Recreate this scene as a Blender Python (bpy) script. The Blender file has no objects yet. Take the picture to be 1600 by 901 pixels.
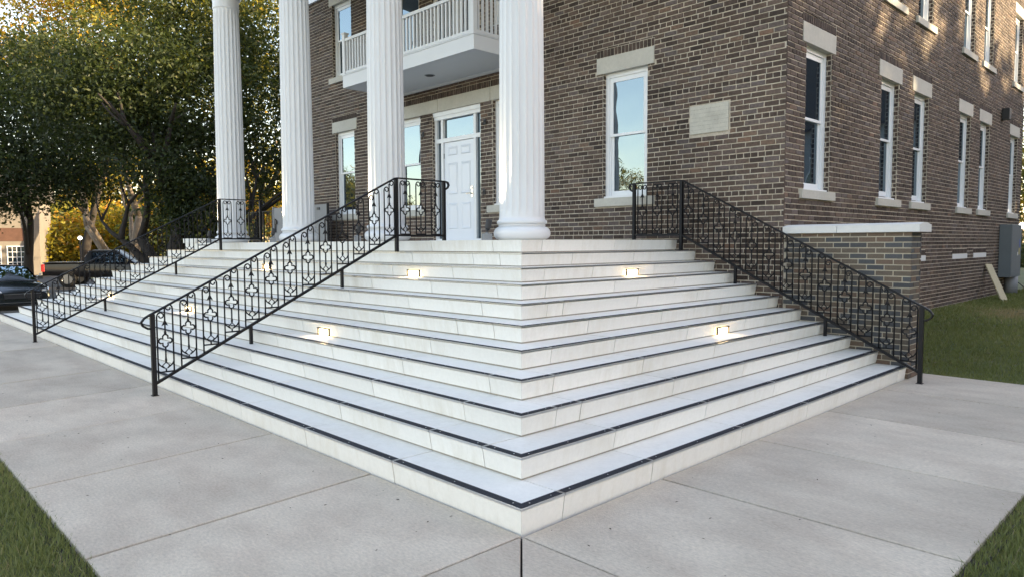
import bpy, math, random
import numpy as np
from mathutils import Vector, Matrix
random.seed(7); RNG = np.random.default_rng(7)
SC = bpy.context.scene; COL = SC.collection
R = math.radians

# ------------------------------------------------------------------ camera
cam_d = bpy.data.cameras.new('camera'); cam = bpy.data.objects.new('camera', cam_d); COL.objects.link(cam)
CP = Vector((2.74605, -2.73034, 1.62846))
cr = Vector((0.69668361, 0.71736522, -0.00436947)); cu = Vector((-0.04190534, 0.04677619, 0.99802602)); cf = Vector((-0.71615354, 0.69512526, -0.06264964))
cam.matrix_world = Matrix(((cr.x, cu.x, -cf.x, CP.x), (cr.y, cu.y, -cf.y, CP.y), (cr.z, cu.z, -cf.z, CP.z), (0, 0, 0, 1)))
cam_d.sensor_width = 36; cam_d.lens = 1108.8354 / 1600 * 36; cam_d.clip_end = 6000; cam_d.clip_start = .05
SC.camera = cam

# ------------------------------------------------------------------ sky, sun, exposure
SUN_EL = R(15); SUN_AZ = math.atan2(.8, .6)            # compass style: 0 = +Y, clockwise towards +X
world = bpy.data.worlds.new('World'); SC.world = world; world.use_nodes = True
wn = world.node_tree.nodes; wl = world.node_tree.links
sky = wn.new('ShaderNodeTexSky'); sky.sky_type = 'NISHITA'; sky.sun_disc = False
sky.sun_elevation = SUN_EL; sky.sun_rotation = SUN_AZ; sky.air_density = 1.0; sky.dust_density = .6; sky.ozone_density = 1.2
tint = wn.new('ShaderNodeVectorMath'); tint.operation = 'MULTIPLY'; tint.inputs[1].default_value = (1.15, .905, .765)
wl.new(sky.outputs[0], tint.inputs[0]); wl.new(tint.outputs[0], wn['Background'].inputs[0]); wn['Background'].inputs[1].default_value = .15
sun_d = bpy.data.lights.new('sun', 'SUN'); sun = bpy.data.objects.new('sun', sun_d); COL.objects.link(sun)
sun_d.energy = 3.3; sun_d.angle = R(.5); sun_d.color = (1, .76, .45)
sd = Vector((math.sin(SUN_AZ) * math.cos(SUN_EL), math.cos(SUN_AZ) * math.cos(SUN_EL), math.sin(SUN_EL)))
sun.rotation_euler = (-sd).to_track_quat('-Z', 'Y').to_euler(); sun.location = sd * 60
SC.view_settings.view_transform = 'Standard'; SC.view_settings.look = 'None'
SC.view_settings.exposure = 2.36; SC.view_settings.gamma = 1

# ------------------------------------------------------------------ materials
MATS = {}
def mat(name, col, rough=.6, metal=0, spec=.5, noise=0, nscale=8, bump=0, bscale=60, objrand=0, emit=None, estr=0, stretch=(1, 1, 1), col2=None, n2=0, n2scale=.7, coat=0):
    m = bpy.data.materials.new(name); m.use_nodes = True; nt = m.node_tree; N = nt.nodes; L = nt.links; b = N['Principled BSDF']
    b.inputs['Roughness'].default_value = rough; b.inputs['Metallic'].default_value = metal; b.inputs['Specular IOR Level'].default_value = spec
    if coat: b.inputs['Coat Weight'].default_value = coat; b.inputs['Coat Roughness'].default_value = .03
    b.inputs['Base Color'].default_value = (*col, 1); cur = None
    geo = N.new('ShaderNodeNewGeometry'); mp = N.new('ShaderNodeMapping'); mp.inputs['Scale'].default_value = stretch
    L.new(geo.outputs['Position'], mp.inputs[0])
    def mul(cur, fac_out, lo, hi):
        r = N.new('ShaderNodeMapRange'); r.inputs[1].default_value = .25; r.inputs[2].default_value = .75; r.inputs[3].default_value = lo; r.inputs[4].default_value = hi
        L.new(fac_out, r.inputs[0]); v = N.new('ShaderNodeVectorMath'); v.operation = 'SCALE'
        if cur is None: v.inputs[0].default_value = col
        else: L.new(cur, v.inputs[0])
        L.new(r.outputs[0], v.inputs['Scale']); return v.outputs[0]
    if col2 is not None:
        tn = N.new('ShaderNodeTexNoise'); tn.inputs['Scale'].default_value = n2scale; tn.inputs['Detail'].default_value = 5; tn.inputs['Roughness'].default_value = .65; L.new(mp.outputs[0], tn.inputs[0])
        r = N.new('ShaderNodeMapRange'); r.inputs[1].default_value = .42; r.inputs[2].default_value = .68; L.new(tn.outputs[0], r.inputs[0])
        mx = N.new('ShaderNodeMix'); mx.data_type = 'RGBA'; mx.inputs[6].default_value = (*col, 1); mx.inputs[7].default_value = (*col2, 1); L.new(r.outputs[0], mx.inputs[0]); cur = mx.outputs[2]
    if noise:
        tn = N.new('ShaderNodeTexNoise'); tn.inputs['Scale'].default_value = nscale; tn.inputs['Detail'].default_value = 6; tn.inputs['Roughness'].default_value = .7; L.new(mp.outputs[0], tn.inputs[0])
        cur = mul(cur, tn.outputs[0], 1 - noise, 1 + noise)
    if n2:
        tn = N.new('ShaderNodeTexNoise'); tn.inputs['Scale'].default_value = n2scale; tn.inputs['Detail'].default_value = 4; L.new(geo.outputs['Position'], tn.inputs[0])
        cur = mul(cur, tn.outputs[0], 1 - n2, 1 + n2)
    if objrand:
        oi = N.new('ShaderNodeObjectInfo'); cur = mul(cur, oi.outputs['Random'], 1 - objrand, 1 + objrand)
    if cur is not None: L.new(cur, b.inputs['Base Color'])
    if bump:
        tn = N.new('ShaderNodeTexNoise'); tn.inputs['Scale'].default_value = bscale; tn.inputs['Detail'].default_value = 4; L.new(mp.outputs[0], tn.inputs[0])
        bp = N.new('ShaderNodeBump'); bp.inputs['Strength'].default_value = bump; bp.inputs['Distance'].default_value = .01; L.new(tn.outputs[0], bp.inputs['Height']); L.new(bp.outputs[0], b.inputs['Normal'])
    if emit is not None:
        b.inputs['Emission Color'].default_value = (*emit, 1); b.inputs['Emission Strength'].default_value = estr
    MATS[name] = m; return m

def ramp_mat(name, stops, rough=.8, noise=.15, nscale=40, bump=.3, bscale=90, transl=0, spec=.3, low=0):
    """colour comes from the 'tone' attribute of each brick / leaf / blade"""
    m = bpy.data.materials.new(name); m.use_nodes = True; nt = m.node_tree; N = nt.nodes; L = nt.links; b = N['Principled BSDF']
    b.inputs['Roughness'].default_value = rough; b.inputs['Specular IOR Level'].default_value = spec
    at = N.new('ShaderNodeAttribute'); at.attribute_name = 'tone'
    cr_ = N.new('ShaderNodeValToRGB'); e = cr_.color_ramp.elements
    while len(e) < len(stops): e.new(.5)
    for el, (p, c) in zip(e, stops): el.position = p; el.color = (*c, 1)
    L.new(at.outputs['Fac'], cr_.inputs[0]); cur = cr_.outputs[0]
    geo = N.new('ShaderNodeNewGeometry')
    if noise:
        tn = N.new('ShaderNodeTexNoise'); tn.inputs['Scale'].default_value = nscale; tn.inputs['Detail'].default_value = 5; L.new(geo.outputs['Position'], tn.inputs[0])
        r = N.new('ShaderNodeMapRange'); r.inputs[1].default_value = .25; r.inputs[2].default_value = .75; r.inputs[3].default_value = 1 - noise; r.inputs[4].default_value = 1 + noise; L.new(tn.outputs[0], r.inputs[0])
        v = N.new('ShaderNodeVectorMath'); v.operation = 'SCALE'; L.new(cur, v.inputs[0]); L.new(r.outputs[0], v.inputs['Scale']); cur = v.outputs[0]
    if low:
        tn = N.new('ShaderNodeTexNoise'); tn.inputs['Scale'].default_value = .55; tn.inputs['Detail'].default_value = 4; L.new(geo.outputs['Position'], tn.inputs[0])
        r = N.new('ShaderNodeMapRange'); r.inputs[1].default_value = .3; r.inputs[2].default_value = .7; r.inputs[3].default_value = 1 - low; r.inputs[4].default_value = 1 + low; L.new(tn.outputs[0], r.inputs[0])
        v = N.new('ShaderNodeVectorMath'); v.operation = 'SCALE'; L.new(cur, v.inputs[0]); L.new(r.outputs[0], v.inputs['Scale']); cur = v.outputs[0]
    L.new(cur, b.inputs['Base Color'])
    if bump:
        tn = N.new('ShaderNodeTexNoise'); tn.inputs['Scale'].default_value = bscale; L.new(geo.outputs['Position'], tn.inputs[0])
        bp = N.new('ShaderNodeBump'); bp.inputs['Strength'].default_value = bump; bp.inputs['Distance'].default_value = .006; L.new(tn.outputs[0], bp.inputs['Height']); L.new(bp.outputs[0], b.inputs['Normal'])
    if transl:
        t = N.new('ShaderNodeBsdfTranslucent'); g = N.new('ShaderNodeVectorMath'); g.operation = 'MULTIPLY'; L.new(cur, g.inputs[0]); g.inputs[1].default_value = (1.5, 1.35, .6); L.new(g.outputs[0], t.inputs[0])
        mx = N.new('ShaderNodeMixShader'); mx.inputs[0].default_value = transl; L.new(b.outputs[0], mx.inputs[1]); L.new(t.outputs[0], mx.inputs[2])
        L.new(mx.outputs[0], N['Material Output'].inputs[0])
    MATS[name] = m; return m

def glass_mat(name, inner, refl=.35):
    m = bpy.data.materials.new(name); m.use_nodes = True; nt = m.node_tree; N = nt.nodes; L = nt.links; b = N['Principled BSDF']
    b.inputs['Base Color'].default_value = (*inner, 1); b.inputs['Roughness'].default_value = .5; b.inputs['Specular IOR Level'].default_value = 0
    g = N.new('ShaderNodeBsdfGlossy'); g.inputs['Roughness'].default_value = .0; g.inputs['Color'].default_value = (.74, .91, 1, 1)
    fr = N.new('ShaderNodeFresnel'); fr.inputs[0].default_value = 1.55
    geo = N.new('ShaderNodeNewGeometry'); tn = N.new('ShaderNodeTexNoise'); tn.inputs['Scale'].default_value = 2.2; tn.inputs['Detail'].default_value = 1; L.new(geo.outputs['Position'], tn.inputs[0])
    bp = N.new('ShaderNodeBump'); bp.inputs['Strength'].default_value = .12; bp.inputs['Distance'].default_value = .02; L.new(tn.outputs[0], bp.inputs['Height']); L.new(bp.outputs[0], g.inputs['Normal'])
    r = N.new('ShaderNodeMapRange'); r.inputs[3].default_value = refl; r.inputs[4].default_value = 1; L.new(fr.outputs[0], r.inputs[0])
    mx = N.new('ShaderNodeMixShader'); L.new(r.outputs[0], mx.inputs[0]); L.new(b.outputs[0], mx.inputs[1]); L.new(g.outputs[0], mx.inputs[2]); L.new(mx.outputs[0], N['Material Output'].inputs[0])
    MATS[name] = m; return m

def streak_stone(name, col, stain, amt=.5):
    """pale stone with faint vertical run-off streaks and blotches that belong to the stone"""
    m = mat(name, col, rough=.62, noise=.05, nscale=30, objrand=.035, bump=.12, bscale=120)
    nt = m.node_tree; N = nt.nodes; L = nt.links; b = N['Principled BSDF']; src = b.inputs['Base Color'].links[0].from_socket
    geo = N.new('ShaderNodeNewGeometry'); mp = N.new('ShaderNodeMapping'); mp.inputs['Scale'].default_value = (7, 7, .9); L.new(geo.outputs['Position'], mp.inputs[0])
    tn = N.new('ShaderNodeTexNoise'); tn.inputs['Scale'].default_value = 1.6; tn.inputs['Detail'].default_value = 6; tn.inputs['Roughness'].default_value = .7; L.new(mp.outputs[0], tn.inputs[0])
    t2 = N.new('ShaderNodeTexNoise'); t2.inputs['Scale'].default_value = 1.1; t2.inputs['Detail'].default_value = 3; L.new(geo.outputs['Position'], t2.inputs[0])
    ad = N.new('ShaderNodeMath'); ad.operation = 'MULTIPLY'; L.new(tn.outputs[0], ad.inputs[0]); L.new(t2.outputs[0], ad.inputs[1])
    r = N.new('ShaderNodeMapRange'); r.inputs[1].default_value = .24; r.inputs[2].default_value = .46; r.inputs[3].default_value = 0; r.inputs[4].default_value = amt; L.new(ad.outputs[0], r.inputs[0])
    mx = N.new('ShaderNodeMix'); mx.data_type = 'RGBA'; L.new(r.outputs[0], mx.inputs[0]); L.new(src, mx.inputs[6]); mx.inputs[7].default_value = (*stain, 1); L.new(mx.outputs[2], b.inputs['Base Color'])
    return m

streak_stone('riser_stone', (.76, .745, .70), (.60, .56, .47), .6)
streak_stone('tread_stone', (.77, .74, .68), (.60, .565, .49), .6)
mat('joint_grout', (.30, .28, .235), .9, noise=.2, nscale=60)
mat('nosing_dark', (.036, .038, .045), .7, spec=.2, noise=.25, nscale=20, bump=.5, bscale=200)
mat('aluminium', (.75, .77, .8), .28, metal=1)
mat('concrete', (.565, .490, .395), .85, noise=.24, nscale=34, col2=(.475, .395, .315), n2=.14, n2scale=1.35, objrand=.08, bump=.9, bscale=110, stretch=(1, 2.0, 1))
mat('dirt', (.036, .029, .022), .95, noise=.4, nscale=12)
mat('lawn', (.072, .090, .030), .95, noise=.4, nscale=16, col2=(.105, .105, .042), n2scale=.45)
mat('white_paint', (.68, .69, .70), .38, n2=.02, n2scale=2)
mat('window_paint', (.76, .78, .80), .35)
mat('door_paint', (.72, .76, .82), .3)
mat('soffit_paint', (.62, .63, .64), .5)
mat('limestone', (.47, .455, .405), .8, noise=.10, nscale=18, n2=.07, n2scale=2.2, bump=.2, bscale=120)
mat('plaque_stone', (.50, .485, .42), .7, noise=.10, nscale=40, bump=.3, bscale=60, stretch=(1, 1, 1), col2=(.36, .345, .30), n2=.1, n2scale=4)
mat('mortar', (.46, .41, .335), .95, noise=.3, nscale=25, n2=.2, n2scale=.8, bump=.4, bscale=150)
mat('mortar_pale', (.40, .36, .29), .95, noise=.15, nscale=30)
def worn_rows(name):
    nt = MATS[name].node_tree; N = nt.nodes; L = nt.links; b = N['Principled BSDF']; src = b.inputs['Base Color'].links[0].from_socket
    geo = N.new('ShaderNodeNewGeometry'); sp = N.new('ShaderNodeSeparateXYZ'); L.new(geo.outputs['Position'], sp.inputs[0])
    m1 = N.new('ShaderNodeMath'); m1.operation = 'MULTIPLY'; m1.inputs[1].default_value = 2 * math.pi / .058; L.new(sp.outputs['Z'], m1.inputs[0])
    m2 = N.new('ShaderNodeMath'); m2.operation = 'SINE'; L.new(m1.outputs[0], m2.inputs[0])
    tn = N.new('ShaderNodeTexNoise'); tn.inputs['Scale'].default_value = 70; tn.inputs['Detail'].default_value = 5; L.new(geo.outputs['Position'], tn.inputs[0])
    m3 = N.new('ShaderNodeMath'); m3.operation = 'MULTIPLY'; L.new(m2.outputs[0], m3.inputs[0]); L.new(tn.outputs[0], m3.inputs[1])
    r = N.new('ShaderNodeMapRange'); r.inputs[1].default_value = .36; r.inputs[2].default_value = .62; r.inputs[3].default_value = 1; r.inputs[4].default_value = .7; L.new(m3.outputs[0], r.inputs[0])
    v = N.new('ShaderNodeVectorMath'); v.operation = 'SCALE'; L.new(src, v.inputs[0]); L.new(r.outputs[0], v.inputs['Scale']); L.new(v.outputs[0], b.inputs['Base Color'])
worn_rows('plaque_stone')
ramp_mat('old_brick', [(0, (.034, .025, .021)), (.22, (.062, .044, .036)), (.5, (.104, .074, .058)), (.70, (.098, .080, .076)), (.86, (.138, .092, .066)), (1, (.155, .085, .057))], noise=.34, nscale=30, low=.22)
ramp_mat('new_brick', [(0, (.056, .058, .062)), (.38, (.074, .077, .081)), (.55, (.10, .083, .067)), (.8, (.118, .094, .071)), (1, (.135, .092, .068))], noise=.18, nscale=60, bump=.15)
mat('iron', (.0045, .0045, .006), .5, spec=.28, bump=.1, bscale=80)
glass_mat('glass', (.012, .018, .03), .145)
glass_mat('glass_dark', (.010, .014, .024), .04)
mat('lamp_glow', (1, .9, .7), .5, emit=(1, .80, .45), estr=2.4)
mat('bronze', (.035, .028, .02), .6)
mat('fixture_grey', (.20, .21, .22), .5, noise=.1, nscale=20)
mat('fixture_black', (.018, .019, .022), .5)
mat('gate_grey', (.19, .195, .205), .55, noise=.05, nscale=3)
mat('steel', (.62, .62, .62), .22, metal=1)
mat('box_grey', (.115, .135, .15), .5, noise=.06, nscale=4)
mat('wood', (.42, .36, .23), .8, noise=.2, nscale=9, stretch=(6, 6, 1))
mat('bark', (.026, .021, .017), .9, noise=.35, nscale=9, bump=.8, bscale=14, stretch=(1, 1, .3))
mat('bark_pale', (.24, .19, .14), .9, noise=.35, nscale=5, bump=.6, bscale=12, stretch=(1, 1, .4))  # bark lightened to carry the sun on the leaning trunks
mat('car_paint', (.008, .010, .014), .22, spec=.6, coat=1)
mat('car_paint_charcoal', (.010, .010, .013), .35, spec=.4, coat=.4)
mat('tyre', (.015, .015, .015), .85)
mat('chrome', (.32, .32, .34), .3, metal=1)
mat('tail_red', (.35, .012, .015), .25, coat=1)
mat('lens_clear', (.45, .47, .5), .15, coat=1)
mat('amber', (.5, .14, .02), .3)
mat('asphalt', (.05, .05, .052), .9, noise=.25, nscale=6)
mat('brick_red_far', (.10, .052, .038), .9, noise=.25, nscale=3)
mat('stucco', (.20, .18, .155), .9, noise=.08, nscale=2)
mat('siding', (.40, .42, .44), .7)
mat('roof_shingle', (.09, .085, .08), .9, noise=.2, nscale=3)
mat('globe', (.8, .78, .7), .4, emit=(1, .93, .8), estr=1.4)
mat('pvc_white', (.7, .7, .68), .5)
mat('blue_plastic', (.03, .08, .30), .5)
mat('sticker_blue', (.05, .09, .35), .5); mat('sticker_yellow', (.5, .42, .08), .5); mat('sticker_white', (.7, .7, .7), .5)
LEAF = [(0, (.022, .034, .014)), (.35, (.050, .072, .021)), (.6, (.115, .120, .021)), (.8, (.33, .285, .03)), (1, (.46, .21, .02))]  # yellow stop brightened so the far bushes look sunlit
ramp_mat('leaf', LEAF, rough=.55, noise=0, bump=0, transl=.4, spec=.4)
ramp_mat('grass_blade', [(0, (.075, .092, .028)), (.5, (.150, .178, .062)), (.8, (.21, .22, .09)), (1, (.30, .25, .15))], rough=.7, noise=0, bump=0, transl=.25)

# ------------------------------------------------------------------ mesh helpers
class MB:
    def __init__(s): s.v = []; s.f = []; s.m = []; s.t = []; s.has_t = False
    def face(s, pts, m=0, tone=0.): 
        i = len(s.v); s.v += [tuple(p) for p in pts]; s.f.append(tuple(range(i, i + len(pts)))); s.m.append(m); s.t.append(tone)
    def poly(s, vs, fs, m=0, tone=0.):
        i = len(s.v); s.v += [tuple(p) for p in vs]
        for f in fs: s.f.append(tuple(i + k for k in f)); s.m.append(m); s.t.append(tone)
    def box(s, x0, x1, y0, y1, z0, z1, m=0, ch=0):
        if ch:
            c = ch
            s.prism_z([(x0 + c, y0), (x1 - c, y0), (x1, y0 + c), (x1, y1 - c), (x1 - c, y1), (x0 + c, y1), (x0, y1 - c), (x0, y0 + c)], z0, z1, m, c); return s
        vs = [(x, y, z) for z in (z0, z1) for y in (y0, y1) for x in (x0, x1)]
        s.poly(vs, [(0, 2, 3, 1), (4, 5, 7, 6), (0, 1, 5, 4), (2, 6, 7, 3), (0, 4, 6, 2), (1, 3, 7, 5)], m); return s
    def prism_z(s, pts, z0, z1, m=0, ch=0):
        n = len(pts)
        if ch:
            cx = sum(p[0] for p in pts) / n; cy = sum(p[1] for p in pts) / n
            def ins(p):
                dx, dy = cx - p[0], cy - p[1]; return (p[0] + (ch if dx > 0 else -ch) * min(1, abs(dx) / ch), p[1] + (ch if dy > 0 else -ch) * min(1, abs(dy) / ch))
            vs = [(*p, z0) for p in pts] + [(*p, z1 - ch) for p in pts] + [(*ins(p), z1) for p in pts]
            fs = [tuple(range(n - 1, -1, -1)), tuple(range(2 * n, 3 * n))]
            for k in range(n):
                j = (k + 1) % n; fs += [(k, j, n + j, n + k), (n + k, n + j, 2 * n + j, 2 * n + k)]
        else:
            vs = [(*p, z0) for p in pts] + [(*p, z1) for p in pts]; fs = [tuple(range(n - 1, -1, -1)), tuple(range(n, 2 * n))]
            for k in range(n): j = (k + 1) % n; fs.append((k, j, n + j, n + k))
        s.poly(vs, fs, m); return s
    def tube(s, pts, rad, n=6, m=0, closed=False, caps=True):
        pts = [Vector(p) for p in pts]; k = len(pts); rads = rad if isinstance(rad, (list, tuple)) else [rad] * k
        up = None; vs = []
        for i, p in enumerate(pts):
            a = pts[(i - 1) % k] if (closed or i > 0) else p; b = pts[(i + 1) % k] if (closed or i < k - 1) else p
            t = (b - a); t = t.normalized() if t.length > 1e-9 else Vector((0, 0, 1))
            if up is None: up = Vector((0, 0, 1)) if abs(t.z) < .9 else Vector((1, 0, 0))
            x = t.cross(up); x = x.normalized() if x.length > 1e-6 else t.orthogonal().normalized(); y = x.cross(t).normalized(); up = y
            for q in range(n):
                an = 2 * math.pi * (q + .5) / n; vs.append(p + x * (rads[i] * math.cos(an)) + y * (rads[i] * math.sin(an)))
        fs = []
        for i in range(k if closed else k - 1):
            j = (i + 1) % k
            for q in range(n): w = (q + 1) % n; fs.append((i * n + q, j * n + q, j * n + w, i * n + w))
        if caps and not closed: fs += [tuple(range(n)), tuple(range(k * n - 1, (k - 1) * n - 1, -1))]
        s.poly(vs, fs, m); return s
    def lathe(s, prof, n=32, cx=0, cy=0, m=0, cap=True):
        vs = [(cx + r * math.cos(2 * math.pi * q / n), cy + r * math.sin(2 * math.pi * q / n), z) for r, z in prof for q in range(n)]; fs = []
        for i in range(len(prof) - 1):
            for q in range(n): w = (q + 1) % n; fs.append((i * n + q, i * n + w, (i + 1) * n + w, (i + 1) * n + q))
        if cap: fs += [tuple(range(n - 1, -1, -1)), tuple(range((len(prof) - 1) * n, len(prof) * n))]
        s.poly(vs, fs, m); return s
    def extrude_y(s, prof, y0, y1, m=0):   # prof = list of (x,z)
        n = len(prof); vs = [(x, y0, z) for x, z in prof] + [(x, y1, z) for x, z in prof]
        fs = [tuple(range(n)), tuple(range(2 * n - 1, n - 1, -1))] + [((k + 1) % n, k, n + k, n + (k + 1) % n) for k in range(n)]
        s.poly(vs, fs, m); return s
    def map(s, fn): s.v = [tuple(fn(Vector(p))) for p in s.v]; return s
    def mesh(s, name, mats, smooth=False):
        me = bpy.data.meshes.new(name); me.from_pydata(s.v, [], s.f)
        for mm in ([mats] if isinstance(mats, str) else mats): me.materials.append(MATS[mm])
        me.polygons.foreach_set('material_index', s.m)
        if smooth:
            me.polygons.foreach_set('use_smooth', [True] * len(s.f))
        if s.has_t:
            a = me.attributes.new('tone', 'FLOAT', 'FACE'); a.data.foreach_set('value', s.t)
        me.update(); return me
    def build(s, name, mats, parent=None, smooth=False, fix=False):
        """fix: vertices are in world coordinates although the parent sits elsewhere"""
        me = s.mesh(name, mats, smooth); 
        if fix:
            bm_fix(me)
        return link(name, me, parent)
import bmesh
def bm_fix(me):
    bm = bmesh.new(); bm.from_mesh(me); bmesh.ops.recalc_face_normals(bm, faces=bm.faces); bm.to_mesh(me); bm.free()
def link(name, me, parent=None, loc=None, rz=0):
    o = bpy.data.objects.new(name, me); COL.objects.link(o)
    if loc is not None: o.location = loc; o.rotation_euler = (0, 0, rz)
    if parent is not None: o.parent = parent
    return o
def smooth_by_angle(o, ang=40):
    me = o.data; me.polygons.foreach_set('use_smooth', [True] * len(me.polygons))
    bm = bmesh.new(); bm.from_mesh(me); bmesh.ops.remove_doubles(bm, verts=bm.verts, dist=1e-5); bmesh.ops.recalc_face_normals(bm, faces=bm.faces)
    for e in bm.edges:
        if len(e.link_faces) == 2 and e.calc_face_angle(0) > R(ang): e.smooth = False
    bm.to_mesh(me); bm.free(); return o
def tag(o, label=None, cat=None, group=None, kind=None):
    if label: o['label'] = label
    if cat: o['category'] = cat
    if group: o['group'] = group
    if kind: o['kind'] = kind
    return o
def empty(name, loc=(0, 0, 0), rz=0, parent=None):
    o = bpy.data.objects.new(name, None); COL.objects.link(o); o.location = loc; o.rotation_euler = (0, 0, rz); o.empty_display_size = .2
    if parent is not None: o.parent = parent
    return o
def copy_tree(o, parent=None):
    c = o.copy(); COL.objects.link(c)
    if parent is not None: c.parent = parent
    for ch in [k for k in bpy.data.objects if k.parent == o]: copy_tree(ch, c)
    return c
def np_mesh(name, verts, nper, matn, tone):
    """many separate little faces with nper corners each"""
    nv = len(verts); nf = nv // nper; me = bpy.data.meshes.new(name)
    me.vertices.add(nv); me.vertices.foreach_set('co', verts.astype(np.float32).ravel())
    me.loops.add(nv); me.loops.foreach_set('vertex_index', np.arange(nv, dtype=np.int32))
    me.polygons.add(nf); me.polygons.foreach_set('loop_start', np.arange(0, nv, nper, dtype=np.int32)); me.polygons.foreach_set('loop_total', np.full(nf, nper, dtype=np.int32))
    me.materials.append(MATS[matn]); a = me.attributes.new('tone', 'FLOAT', 'FACE'); a.data.foreach_set('value', tone.astype(np.float32)); me.update(calc_edges=True); return me

# ------------------------------------------------------------------ site constants (metres)
H = .152; D = .319; NS = 11
XL, DL = -16.27, .224
XC = -8.38; YW = 6.5; XS = -1.55; XWL = -15.2; YB = 20.7
PZ = NS * H
def ss(a, b, t): t = min(1, max(0, (t - a) / (b - a))); return t * t * (3 - 2 * t)
def gh(x, y):
    z = -.035
    z += (.33) * ss(7.3, 12.5, y) * ss(-14, -3, x) 
    z -= .47 * (1 - ss(-21, -17, x))
    return z

# ------------------------------------------------------------------ ground, lawns, road
def ground():
    xs = [-1500, -700, -300, -150, -90, -60, -40, -30] + [-26 + i * 1.0 for i in range(45)] + [25, 40, 80, 200, 600, 1500]
    ys = [-1500, -600, -200, -80, -40, -25, -15] + [-10 + i * 1.0 for i in range(40)] + [35, 50, 80, 150, 300, 700, 1500]
    v = [(x, y, gh(x, y)) for y in ys for x in xs]; n = len(xs)
    f = [(j * n + i, j * n + i + 1, (j + 1) * n + i + 1, (j + 1) * n + i) for j in range(len(ys) - 1) for i in range(n - 1)]
    me = bpy.data.meshes.new('ground'); me.from_pydata(v, [], f); me.materials.append(MATS['lawn']); me.update()
    tag(link('ground', me), kind='structure')
    mb = MB()                                                 # dirt bed under the walk and a parking lot
    mb.face([(-19.4, -1.9, -.029), (1.9, -1.9, -.029), (1.9, 7.1, -.029), (-19.4, 7.1, -.029)])
    tag(mb.build('walk_bed', 'dirt'), kind='structure')
    mb = MB(); mb.face([(-75, -40, -.497), (-21.2, -40, -.497), (-21.2, 9.5, -.497), (-75, 9.5, -.497)])
    tag(mb.build('parking_lot', 'asphalt'), kind='structure')
ground()

def pavement():
    root = empty('pavement', (0, 0, 0)); tag(root, kind='structure')
    def inset(q, d):
        n = len(q); out = []
        for k in range(n):
            p0, p1, p2 = Vector(q[k - 1]), Vector(q[k]), Vector(q[(k + 1) % n]); e1 = (p1 - p0).normalized(); e2 = (p2 - p1).normalized()
            n1 = Vector((-e1.y, e1.x)); n2 = Vector((-e2.y, e2.x)); m = (n1 + n2); m /= max(.2, 1 + n1.dot(n2)); v = p1 + m * d; out.append((v.x, v.y))
        return out
    def slab(pts, g=.0105):
        if sum(pts[k][0] * pts[(k + 1) % len(pts)][1] - pts[(k + 1) % len(pts)][0] * pts[k][1] for k in range(len(pts))) < 0: pts = pts[::-1]
        q = inset(pts, g); mb = MB(); n = len(q); c = .005; zt = RNG.uniform(-.003, .001); inn = inset(q, c)
        vs = [(*p, -.1) for p in q] + [(*p, zt - c * .7) for p in q] + [(*p, zt) for p in inn]
        fs = [tuple(range(2 * n, 3 * n))]
        for k in range(n): j = (k + 1) % n; fs += [(k, j, n + j, n + k), (n + k, n + j, 2 * n + j, 2 * n + k)]
        mb.poly(vs, fs); mb.build('paving_slab', 'concrete', root)
    top = lambda k: (-1.53 - 1.54 * (k - 1), .016) if k else (0., .016)
    bot = lambda k: (-1.395 - 1.5 * (k - 1), -1.825) if k else (0., -1.825)
    for k in range(12): slab([bot(k + 1), bot(k), top(k), top(k + 1)])
    ys = [0, 1.385, 2.78, 4.21, 5.67, 7.06]
    for a, b in zip(ys, ys[1:]): slab([(-.016 if a else 0, a), (1.83, a), (1.83, b), (-.016, b)])
    slab([(0, -1.825), (1.83, -1.825), (0.0, 0)], .0055); slab([(1.83, -1.825), (1.83, 0), (0, 0)], .0055)
pavement()

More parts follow.
